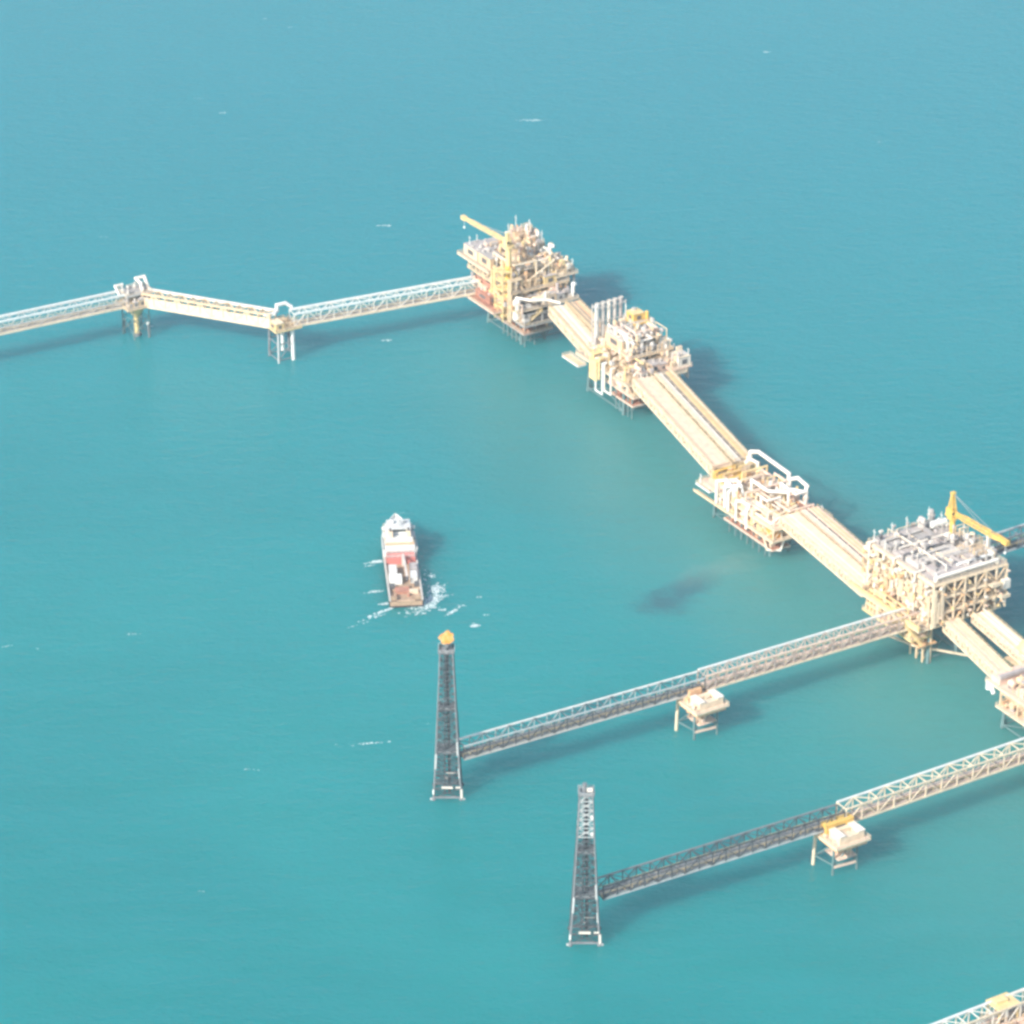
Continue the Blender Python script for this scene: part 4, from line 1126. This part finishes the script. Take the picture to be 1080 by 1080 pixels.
# ---------------------------------------------------------------- platform: big, grey roofed
def platform_big():
    rng.seed(13)
    U0, U1, V0, V1 = 146, 186, 62, 95
    T = Thing('gas_platform', 'biggest boxy platform with flat grey roof and open braced right side', 'platform', (166, 78, 0), 'offshore platforms linked by bridges')
    jacket(T, [152, 180], [66, 78, 91], 15, r=.75)
    deck(T, U0 + 1, U1 - 1, V0 - 5, V1 - 1, 17.2, edge='pale_cream_paint')
    deck(T, 152, 181, 57, 66, 11.5, mat='pink_cream_paint', edge='pale_yellow_paint')
    columns(T, 153, 180, 58, 65, 11.5, 16.2, 5, 2, .5, 'cream_paint')
    fill(T, 154, 180, 58, 65, 11.5, 3.4, ['pink_cream_paint', 'peach_paint', 'cream_paint'], ['man', 'skid'], 6)
    fill(T, 148, 184, 57.5, 61.5, 17.3, 3.0, ['pale_cream_paint', 'pale_yellow_paint', 'cream_paint', 'peach_paint'], ['man', 'skid'], 5)
    for z0, z1 in ((17.2, 23), (23, 29), (29, 35)):
        m = MB(); b = MB(); c = MB()
        nu, nv = 8, 7
        us = [U0 + (U1 - U0) * i / nu for i in range(nu + 1)]; vv = [V0 + (V1 - V0) * j / nv for j in range(nv + 1)]
        for a in us:
            for y in (V0, V1): m.bar((a, y, z0), (a, y, z1 - .3), .6)
        for y in vv[1:-1]:
            for a in (U0, U1): m.bar((a, y, z0), (a, y, z1 - .3), .6)
        for y in (V0, V1): m.bar((U0, y, z1 - .75), (U1, y, z1 - .75), .4)
        for a in (U0, U1): m.bar((a, V0, z1 - .75), (a, V1, z1 - .75), .4)
        for j in range(nv):
            k = j % 2
            b.bar((U1, vv[j + k], z0 + .1), (U1, vv[j + 1 - k], z1 - .5), .45)
            c.bar((U0, vv[j + k], z0 + .1), (U0, vv[j + 1 - k], z1 - .5), .5)
        for i in range(nu):
            k = i % 2
            c.bar((us[i + k], V0, z0 + .1), (us[i + 1 - k], V0, z1 - .5), .45)
            c.bar((us[i + k], V1, z0 + .1), (us[i + 1 - k], V1, z1 - .5), .45)
        T.part('column_frame', m, 'pale_cream_paint'); T.part('diagonal_brace', b, 'cream_paint'); T.part('diagonal_brace', c, 'pale_cream_paint')
        d = deck(T, U0 + .4, U1 - .4, V0 + .4, V1 - .4, z1, mat='deck_grating' if z1 < 35 else 'lilac_grey_paint', edge='pale_cream_paint')
        # equipment seen through the open sides
        fill(T, U0 + 2, U1 - 2.5, V0 + 1.2, V0 + 6.5, z0 + .05, 4.8, ['pale_cream_paint', 'cream_paint', 'pale_yellow_paint', 'white_paint'], ['man', 'house', 'house', 'vv'], 5.5)
        fill(T, U1 - 8, U1 - 2, V0 + 8, V1 - 2, z0 + .05, 4.2, ['grey_paint', 'cream_paint', 'peach_paint', 'deck_grating'], ['man', 'hv', 'house', 'skid'], 6)
    # cream cladding panels on the sunlit long side
    for a, c, z0, z1 in ((151.5, 154.2, 25.2, 33.9), (158, 160.2, 17.5, 27), (167, 169.2, 23.2, 34), (172, 174.6, 17.5, 31), (178, 180.4, 25.2, 34), (182.4, 185, 17.5, 30)):
        m = MB().box((a, V0 - .8, z0), (c, V0 - .45, z1))
        for i in range(6): m.bar((a + (c - a) * (i + .5) / 6, V0 - .9, z0), (a + (c - a) * (i + .5) / 6, V0 - .9, z1), .18)
        T.part('cladding_panel', m, rng.choice(('pale_cream_paint', 'cream_paint', 'pale_cream_paint')))
    for a, z1 in ((0, 33), (1.5, 28), (3.0, 34)): T.part('cladding_panel', MB().box((U1 + .5, V0 + a, 18 + a), (U1 + .8, V0 + a + 1.1, z1)), 'pale_cream_paint')
    for a in (149, 163.5, 176.2): pipe_run(T, [(a, V0 - 1.2, 17.5), (a, V0 - 1.2, 36), (a, V0 + 3, 36)], .4, 'white_paint')
    # roof: flat cooler banks running across, ridges and pipes
    z = 35.05
    def roofbox(u0, u1, v0, v1, h, mt, name='roof_module'):
        m = MB().box((u0, v0, z), (u1, v1, z + h))
        n = int((v1 - v0) / 2.2)
        for i in range(n + 1):
            y = v0 + (v1 - v0) * i / max(1, n)
            m.box((u0 - .12, y - .12, z + .1), (u1 + .12, y + .12, z + h + .1))
        T.part(name, m, mt)
    roofbox(175, 183.5, 66, 86, 1.7, 'lilac_grey_paint'); roofbox(166, 173.4, 64.5, 84, 2.0, 'light_grey_paint'); roofbox(158.8, 164.6, 64, 82, 1.5, 'lilac_grey_paint')
    roofbox(151.6, 157.6, 64, 84, 2.2, 'grey_paint'); roofbox(147.4, 150.4, 64, 90, 1.4, 'lilac_grey_paint')
    T.part('ridge_duct', MB().box((164.8, 64, z), (165.8, 86, z + 2.6)), 'dark_grey_paint'); T.part('ridge_duct', MB().box((157.8, 65, z), (158.6, 82, z + 2.5)), 'grey_paint')
    T.part('ridge_duct', MB().box((173.6, 66, z), (174.6, 88, z + 2.4)), 'light_grey_paint')
    pipe_run(T, [(185, 63.5, 35.4), (185, 63.5, 37), (185, 91, 37), (185, 91, 35.4)], .75, 'white_paint')
    pipe_run(T, [(181, 76, 37.3), (181, 92, 37.3), (177, 92, 37.3)], .6, 'cool_white_paint')
    pipe_run(T, [(160, 66, 37.4), (160, 86, 37.4), (166, 88, 37.4)], .45, 'white_paint')
    for a in (154, 169.5): pipe_run(T, [(a, 64, 38.2), (a, 80, 38.2)], .4, 'light_grey_paint')
    eq_hvessel(T, 150, 153.4, 86, 94, z, 'cool_white_paint')
    fill(T, 160.8, 180, 86.5, 94.5, z, 5.5, ['light_grey_paint', 'pale_cream_paint', 'white_paint', 'lilac_grey_paint'], ['vv', 'man', 'house', 'skid'], 4.2)
    for u, v, h in ((148.8, 84, 5), (148.5, 89, 6.5), (151, 83.5, 5.5), (166, 85.5, 5), (170, 89, 6)): eq_vvessel(T, u - 1.3, u + 1.3, v - 1.3, v + 1.3, z, h, 'light_grey_paint')
    random_pipes(T, 26, 148, 184, 64, 93, z, z + 4.2, ['light_grey_paint', 'white_paint', 'lilac_grey_paint', 'pale_cream_paint'], (.15, .35))
    masts(T, [(147.5, 64, z, z + 5), (147.5, 72, z, z + 5.5), (147, 79, z, z + 6), (149.5, 87, z, z + 9), (152, 91, z, z + 7), (163, 93, z, z + 6), (184.5, 89, z, z + 4.5), (155, 63.5, z, z + 3.5), (184.5, 64, z, z + 3.5)])
    T.part('boom_rest', MB().bar((176.5, 93.2, z), (176.5, 93.2, 42.4), .9).bar((176.5, 94.6, z), (176.5, 93.8, 42.4), .4).bar((175, 93.2, z), (176.5, 93.2, 41), .4), 'white_paint')
    CM = ['pale_cream_paint', 'cream_paint', 'pale_yellow_paint', 'pink_cream_paint', 'white_paint', 'peach_paint']
    clutter(T, 120, U0, U1 - 1, V0 - 2.2, V0 - 1.0, 18, 34, CM, (.3, .95), wall=(None, V0))
    clutter(T, 90, U0 + 1, U1 - 1, V0 + 1, V1 - 1, z + .3, z + 4.2, ['light_grey_paint', 'white_paint', 'lilac_grey_paint', 'grey_paint', 'dark_grey_paint'], (.3, .9), base=z)
    clutter(T, 44, U1 + .9, U1 + 1.9, V0 + 2, V1, 18, 33, CM, (.25, .6), wall=(U1, None))
    clutter(T, 30, 153, 180, 57.5, 64, 12, 15, CM, (.3, .9), base=11.5)
    # projections on the right side
    for y, zz in ((88, 29), (92.5, 23.2), (83, 17.6)):
        T.part('side_balcony', MB().box((U1 + .5, y - 2, zz - .3), (U1 + 3.2, y + 2, zz)).box((U1 + 3.2, y - 2, zz - .3), (U1 + 3.4, y + 2, zz + 1.1)), 'pale_cream_paint')
    T.part('vent_box', MB().box((U1 + .6, V1 - 3, 26), (U1 + 2.4, V1, 29.5)), 'white_paint')
    # lower landing under the front corner
    T.part('lower_walkway', MB().bar((160, 56.5, 6.4), (176, 63, 5.4), .9, .6).bar((176, 63, 5.4), (190, 76, 4.4), .8, .5), 'pale_cream_paint')
    T.part('conductor_deck', MB().box((170, 60, 8), (182, 68, 8.5)).box((171, 61, 8.5), (176, 66, 11.2)), 'peach_paint')
    for k in range(6): T.part('riser', MB().tube((172 + k * 1.8, 64 + (k % 2) * 2, -3), (172 + k * 1.8, 64 + (k % 2) * 2, 16.2), .4, 8), 'cream_paint')
    random_pipes(T, 14, 153, 180, 57.3, 58.6, 11.5, 22.5, ['cream_paint', 'pale_yellow_paint', 'pale_cream_paint'], (.2, .45))
    T.part('edge_girder', MB().bar((144, V0 - 5.6, 18.6), (186, V0 - 5.6, 18.6), 1.0, 1.4), 'pale_yellow_paint')
    stair(T, (186, 58, 11.5), (178, 56, 17.2))
platform_big()

# ---------------------------------------------------------------- platform at the right photo edge
def platform_edge():
    T = Thing('gas_platform', 'cream platform mostly hidden by the right photo edge', 'platform', (242, 70, 0), 'offshore platforms linked by bridges')
    jacket(T, [232, 258], [60, 72, 84], 12, r=.75)
    deck(T, 224, 266, 57, 88, 16.5, mat='pink_cream_paint', edge='pale_cream_paint')
    deck(T, 232, 262, 55.5, 66, 10.5, mat='pink_cream_paint', edge='pale_cream_paint')
    columns(T, 233, 261, 56.5, 65, 10.5, 16, 4, 2, .6, 'cream_paint')
    fill(T, 233, 261, 56.5, 65, 10.5, 4, ['cream_paint', 'pale_yellow_paint', 'peach_paint'], ['man', 'skid', 'hv'], 5)
    m = MB().box((225, 58, 16.5), (230, 74, 19.0))
    T.part('end_beam', m, 'pink_cream_paint')
    T.part('ridge_duct', MB().box((229, 58, 19.003), (230.4, 80, 20.4)), 'lilac_grey_paint')
    fill(T, 232, 264, 59, 87, 16.5, 5, ['pale_cream_paint', 'pink_cream_paint', 'cream_paint', 'white_paint'], ['man', 'house', 'hv', 'skid'], 6)
    T.part('corner_fender', MB().tube((225, 57.4, 16.2), (225, 57.4, 13.2), 1.1, 10).tube((226.2, 57.2, 15.6), (229, 56.6, 13.2), .8, 10), 'cool_white_paint')
    jb = MB().tube((222, 80, 16), (222, 80, 21), 6.3, 24)
    jb.ball((222, 80, 21), 6.3, 24, 10, .55)
    T.part('storage_dome', jb, 'pale_yellow_paint', label='pale yellow domed tank at the platform end')
    T.part('dome_base', MB().box((214, 73, 15.2), (230, 88, 16)), 'cream_paint')
    for a in (216, 228): 
        for b in (75, 86): T.part('jacket_leg', MB().tube((a, b, -3), (a, b, 15.2), .7, 10), 'pink_cream_paint')
platform_edge()

# ---------------------------------------------------------------- supply boat
def boat():
    x, y = -42.2, -46.6
    T = Thing('supply_boat', 'white supply boat with red band and tan aft deck in open water', 'boat', (x, y, -0.8), grid=False, rot=R(95.4))
    # local x: forward, y: port
    L0, L1, B = -31.5, 30.5, 6.4
    def half(t):   # half breadth along the length 0 stern .. 1 bow
        return B if t < .62 else B * max(.02, 1 - ((t - .62) / .38) ** 2.1)
    st = [i / 22 for i in range(23)]
    def outline(k, sh=0.0, t0=0, t1=1):
        ts = [t for t in st if t0 - 1e-6 <= t <= t1 + 1e-6]
        r_ = [(L0 + (L1 - L0) * t + sh * max(0, t - .7) / .3, -half(t) * k) for t in ts]
        return r_ + [(a, -b) for a, b in reversed(r_)]
    h = MB()
    n0 = len(h.v)
    rings = []
    for z, k, sh in ((-1.5, .86, -5.0), (0.2, .95, -3.0), (3.4, 1.0, 0)):
        rings.append([(a, b, z) for a, b in outline(k, sh)])
    for r_ in rings: h.v += r_
    K = len(rings[0])
    for i in range(2):
        for j in range(K):
            j2 = (j + 1) % K
            h.f.append((i * K + j, i * K + j2, (i + 1) * K + j2, (i + 1) * K + j)); h.s.append(False)
    h.f.append(tuple(2 * K + j for j in range(K))); h.s.append(False)
    h.f.append(tuple(K - 1 - j for j in range(K))); h.s.append(False)
    T.part('hull', h, 'hull_dark')
    # forecastle
    fo = outline(1.0, 0, .54, 1)
    fc = MB(); n = len(fo)
    fl = [(a + max(0, (a - 18)) * .05, b * 1.02) for a, b in fo]
    fc.v += [(a, b, 3.404) for a, b in fo] + [(a, b, 7.2) for a, b in fl]
    for j in range(n):
        j2 = (j + 1) % n
        fc.f.append((j, j2, n + j2, n + j)); fc.s.append(False)
    fc.f.append(tuple(n + j for j in range(n))); fc.s.append(False)
    fc.f.append(tuple(n - 1 - j for j in range(n))); fc.s.append(False)
    T.part('forecastle', fc, 'boat_white_paint')
    bw = MB()
    ts = [t for t in st if t >= .54]
    for s in (-1, 1):
        for t0, t1 in zip(ts, ts[1:]):
            a0, b0 = L0 + (L1 - L0) * t0, s * half(t0) * 1.02; a1, b1 = L0 + (L1 - L0) * t1, s * half(t1) * 1.02
            bw.bar((a0 + max(0, a0 - 18) * .05, b0, 7.7), (a1 + max(0, a1 - 18) * .05, b1, 7.7), .3, 1.0)
    T.part('bulwark', bw, 'cool_white_paint')
    # aft working deck with cargo rail
    T.part('aft_deck', MB().box((L0 + .6, -B + .5, 3.41), (-2.4, B - .5, 3.6)), 'boat_deck_tan')
    cr = MB()
    for s in (-1, 1):
        cr.box((L0 + .3, s * (B - .05), 3.41), (1.8, s * (B - .7), 4.8))
    T.part('cargo_rail', cr, 'light_grey_paint')
    T.part('transom_plate', MB().box((L0 - .12, -B + .4, 1.6), (L0 - .02, B - .4, 3.4)), 'boat_deck_tan')
    T.part('stern_roller', MB().tube((L0 + .1, -3.4, 3.4), (L0 + .1, 3.4, 3.4), .55, 10), 'boat_deck_tan')
    T.part('stern_gate', MB().box((L0 + .35, -B + .8, 3.61), (L0 + 1.4, -3.4, 5.2)).box((L0 + .35, 3.4, 3.61), (L0 + 1.4, B - .8, 5.2)), 'boat_deck_tan')
    # red raised deck
    T.part('red_house', MB().box((-2.3, -B + .9, 3.41), (1.9, B - .9, 6.3)), 'boat_red_paint', label='red deckhouse band across the boat')
    T.part('red_deck_rail', rail(MB(), rect(-2.1, 1.7, -B + 1, B - 1), 6.3), 'boat_white_paint')
    # deckhouses
    T.part('deckhouse', MB().box((2.2, -B + .7, 7.22), (18.0, B - .7, 9.6)), 'boat_white_paint')
    T.part('deckhouse', MB().box((3.6, -B + 1.4, 9.603), (16.6, B - 1.4, 11.6)), 'boat_white_paint')
    wh = T.part('wheelhouse', MB().box((7.4, -4.2, 11.603), (14.2, 4.2, 13.6)), 'boat_white_paint')
    T.part('window_band', MB().box((14.203, -3.9, 12.4), (14.26, 3.9, 13.3)).box((7.34, -3.6, 12.4), (7.397, 3.6, 13.3)).box((7.8, -4.26, 12.4), (13.8, -4.203, 13.3)).box((7.8, 4.203, 12.4), (13.8, 4.26, 13.3)), 'window_glass', wh)
    T.part('wheelhouse_roof', MB().box((7.0, -4.5, 13.603), (14.8, 4.5, 13.85)), 'boat_white_paint', wh)
    T.part('bridge_wing', MB().box((11.2, -B + .1, 11.4), (13.6, -4.55, 11.598)).box((11.2, -B + .1, 11.603), (11.4, -4.55, 12.6)), 'boat_white_paint', wh)
    T.part('bridge_wing', MB().box((11.2, 4.55, 11.4), (13.6, B - .1, 11.598)).box((11.2, 4.55, 11.603), (11.4, B - .1, 12.6)), 'boat_white_paint', wh)
    T.part('beige_rail', rail(MB(), rect(2.4, 17.8, -B + .9, B - .9), 9.6), 'pale_cream_paint')
    T.part('beige_walkway', MB().box((2.0, -B + 1.0, 9.62), (3.5, B - 1.0, 9.75)), 'peach_paint')
    for s in (-1, 1):
        f = T.part('funnel', MB().box((4.0, s * 2.6, 11.605), (6.2, s * 4.2, 14.0)), 'pale_cream_paint')
        T.part('funnel_pipe', MB().tube((5, s * 3.4, 14), (5, s * 3.4, 15.2), .4, 8), 'dark_grey_paint', f)
        T.part('rescue_boat', MB().capsule((6.5, s * 5.4, 10.6), (10.0, s * 5.4, 10.6), .75, 10), 'light_grey_paint')
        T.part('deck_vent', MB().tube((15.4, s * 3.6, 11.6), (15.4, s * 3.6, 12.6), .5, 8), 'dark_grey_paint')
        T.part('deck_vent', MB().box((20.2, s * 2.6 - .6, 7.22), (21.6, s * 2.6 + .6, 8.4)), 'grey_paint')
        T.part('life_raft', MB().capsule((13, s * 5.2, 10.2), (15, s * 5.2, 10.2), .5, 8), 'grey_paint')
    m = MB().tube((9.5, 0, 13.85), (9.5, 0, 18.6), .26, 8, .14).bar((9.5, -1.6, 16.4), (9.5, 1.6, 16.4), .2).bar((9.5, -1.0, 17.6), (9.5, 1.0, 17.6), .18)
    m.bar((8.6, -.9, 13.85), (9.5, 0, 17), .2).bar((8.6, .9, 13.85), (9.5, 0, 17), .2)
    T.part('mast', m, 'boat_white_paint')
    T.part('radar', MB().box((9.8, -1.2, 15.6), (10.2, 1.2, 15.9)), 'boat_white_paint')
    T.part('radome', MB().ball((11.8, 2.2, 14.6), .8, 12, 8), 'boat_white_paint'); T.part('radome', MB().ball((11.8, -2.2, 14.5), .7, 12, 8), 'boat_white_paint')
    T.part('anchor_winch', MB().tube((24.5, -1.6, 8.0), (24.5, 1.6, 8.0), .7, 10).box((23.8, -.4, 7.22), (25.2, .4, 8.4)), 'grey_paint')
    T.part('foredeck_hatch', MB().box((19, -1.1, 7.22), (21.4, 1.1, 7.8)), 'light_grey_paint')
    # deck crane and its post
    c = T.part('deck_crane', MB().tube((-3.4, -.8, 3.6), (-3.4, -.8, 8.4), .5, 10).bar((-3.4, -.8, 8.2), (-18.5, -1.3, 6.4), .75), 'light_grey_paint')
    T.part('crane_tip', MB().box((-19.4, -1.8, 5.6), (-18.2, -.8, 6.8)), 'dark_grey_paint', c)
    return T
B_ = boat()

def deck_load(label, lx, ly, w, d, h, mat, kind='cargo_container'):
    """Cargo on the boat's aft deck, placed in the boat's own axes."""
    M = Matrix.Translation((-42.2, -46.6, -0.8)) @ Matrix.Rotation(R(95.4), 4, 'Z')
    p = M @ Vector((lx, ly, 3.605))
    T = Thing(kind, label, 'cargo', p, 'cargo on the aft deck of the boat', grid=False, rot=R(95.4))
    m = MB().box((-w / 2, -d / 2, 0), (w / 2, d / 2, h))
    n = max(2, int(w / .5))
    for i in range(n):
        xx = -w / 2 + .15 + (w - .3) * i / (n - 1)
        for s in (-1, 1): m.box((xx - .07, s * (d / 2 + .003), .15), (xx + .07, s * (d / 2 + .07), h - .15))
    T.part('body', m, mat)
    T.part('lid', MB().box((-w / 2 - .06, -d / 2 - .06, h + .003), (w / 2 + .06, d / 2 + .06, h + .12)), mat)
deck_load('white container beside the crane on the boat, port side forward', -10.5, 3.6, 6.0, 2.8, 2.6, 'boat_white_paint')
deck_load('bluish grey container on the boat, starboard side by the red band', -8.6, -4.2, 5.0, 2.6, 2.4, 'lilac_grey_paint')
deck_load('white square tank frame amidships on the boat deck', -16.6, 3.0, 4.6, 4.6, 2.2, 'cool_white_paint', 'cargo_tank')
deck_load('white narrow container on the boat right of the crane jib', -15.2, -3.9, 5.4, 2.6, 2.4, 'boat_white_paint')
deck_load('dark small crate on the boat deck, port side', -21.2, 4.4, 1.8, 1.6, 1.3, 'dark_grey_paint', 'cargo_crate')
deck_load('dark small crate on the boat deck, starboard side', -20.2, -4.6, 1.8, 1.6, 1.4, 'dark_grey_paint', 'cargo_crate')
deck_load('low brown pallet stack at the centre of the boat stern deck', -24.4, 1.0, 3.6, 5.2, 1.0, 'rust_red_paint', 'pallet_stack')
deck_load('cream bag pile on the boat stern deck', -25.6, -3.2, 1.8, 3.2, 1.1, 'pale_cream_paint', 'cargo_bag')

rng.seed(33)
for lx, ly, lab in ((-28.2, 3.6, 'brown drum on the boat stern deck, port corner'), (-28.0, -1.2, 'brown drum on the boat stern deck, near the middle'), (-22.2, -1.0, 'brown drum on the boat deck just ahead of the cream bags')):
    p_ = Matrix.Translation((-42.2, -46.6, -0.8)) @ Matrix.Rotation(R(95.4), 4, 'Z') @ Vector((lx, ly, 3.605))
    t_ = Thing('cargo_drum', lab, 'drum', p_, 'cargo on the aft deck of the boat', grid=False, rot=R(95.4))
    t_.part('drum_body', MB().tube((0, 0, 0), (0, 0, 1.2), .55, 12), 'rust_red_paint'); t_.part('drum_lid', MB().tube((0, 0, 1.2), (0, 0, 1.3), .6, 12), 'boat_deck_tan')
# ---------------------------------------------------------------- foam
def foam(name, label, patches, seed):
    """patches: (x, y, length, breadth, heading, pieces)"""
    r_ = random.Random(seed); m = MB()
    for x, y, ln, br, hd, n in patches:
        for _ in range(int(n * 1.7)):
            a, b = r_.gauss(0, .33) * ln, r_.gauss(0, .33) * br
            px, py = x + a * math.cos(hd) - b * math.sin(hd), y + a * math.sin(hd) + b * math.cos(hd)
            s = r_.uniform(.08, .48) * min(1, br * .7 + .25); e = r_.uniform(1.0, 2.6); k = r_.randint(5, 8); an = hd + r_.uniform(-.5, .5)
            z = .05 + r_.random() * .12
            n0 = len(m.v); pts = []
            for i in range(k):
                t = 2 * math.pi * i / k; q = r_.uniform(.6, 1.2)
                dx, dy = math.cos(t) * s * e * q, math.sin(t) * s * q
                pts.append((px + dx * math.cos(an) - dy * math.sin(an), py + dx * math.sin(an) + dy * math.cos(an)))
            m.v += [(c, d, z) for c, d in pts]
            m.f.append(tuple(n0 + i for i in range(k))); m.s.append(False)
    me = bpy.data.meshes.new(name); me.from_pydata(m.v, [], m.f); me.materials.append(MATS['sea_foam'])
    o = bpy.data.objects.new(name, me); COL.objects.link(o); o['kind'] = 'stuff'; o['label'] = label

FOAM_BOAT = []
FOAM_SEA = []
def sea_at(px, py):
    """Sea-level position of a survey direction given on the photo's 1080 grid."""
    f = 540 / math.tan(FOV / 2); a, b = (px - 540) / f, (540 - py) / f
    d = Vector((a, math.cos(DEP) + b * math.sin(DEP), -math.sin(DEP) + b * math.cos(DEP)))
    return cam.location + d * (-CAMH / d.z)
for px, py, ln, br, hd, n in ((397, 593, 5, 1.6, .3, 45), (389, 597, 5, .8, .5, 8), (396, 624, 4, 1.2, .3, 26), (408, 637, 4, 1.0, .2, 20), (404, 645, 12, 1.2, .7, 36), (392, 652, 9, 1.0, .6, 14),
                              (460, 622, 6, 4.5, 1.2, 110), (456, 632, 8, 5, .7, 130), (446, 640, 9, 6, .4, 70), (438, 648, 8, 4, .2, 16), (478, 645, 7, 1.1, .9, 30), (467, 643, 3, 1, .2, 8),
                              (501, 660, 2.6, 1.6, .3, 30), (505, 630, 2, .8, 0, 6), (452, 607, 3, 1, 0, 5), (461, 609, 3, 1, 0, 4), (512, 649, 2, .7, 0, 4), (490, 639, 3, .8, 0, 4), (375, 660, 8, 1, .6, 5),
                              (425, 541, 3, .8, .3, 2), (447, 610, 9, 5, 1.2, 10)):
    p = sea_at(px, py); FOAM_BOAT.append((p.x, p.y, ln, br, hd, n))
for px, py, ln, br, hd, n in ((560, 127, 9, 1.2, .0, 26), (405, 238, 5, .9, 0, 14), (390, 784, 9, .8, .2, 18), (304, 29, 3, .8, 0, 6), (280, 20, 3, .6, 0, 4), (235, 119, 3, .8, 0, 6), (210, 104, 3, .6, 0, 4),
                              (140, 669, 4, .6, 0, 7), (265, 812, 2.5, .6, 0, 5), (810, 55, 4, .9, 0, 7), (408, 359, 4, .9, 0, 9), (365, 785, 6, .5, .1, 3), (5, 682, 6, .7, .4, 5), (158, 344, 1.2, 1.2, 0, 8), (455, 763, 5, .5, .3, 3),
                              (215, 940, 6, .5, .1, 3), (43, 684, 3, .5, 0, 2), (760, 700, 4, .5, 0, 2), (930, 150, 5, .6, 0, 3), (650, 180, 5, .6, 0, 3), (110, 250, 5, .5, 0, 3)):
    p = sea_at(px, py); FOAM_SEA.append((p.x, p.y, ln, br, hd, n))
foam('boat_wake_foam', 'white foam patches churned up around the supply boat', FOAM_BOAT, 5)
foam('whitecap_foam', 'scattered small white wave crests on the open sea', FOAM_SEA, 6)
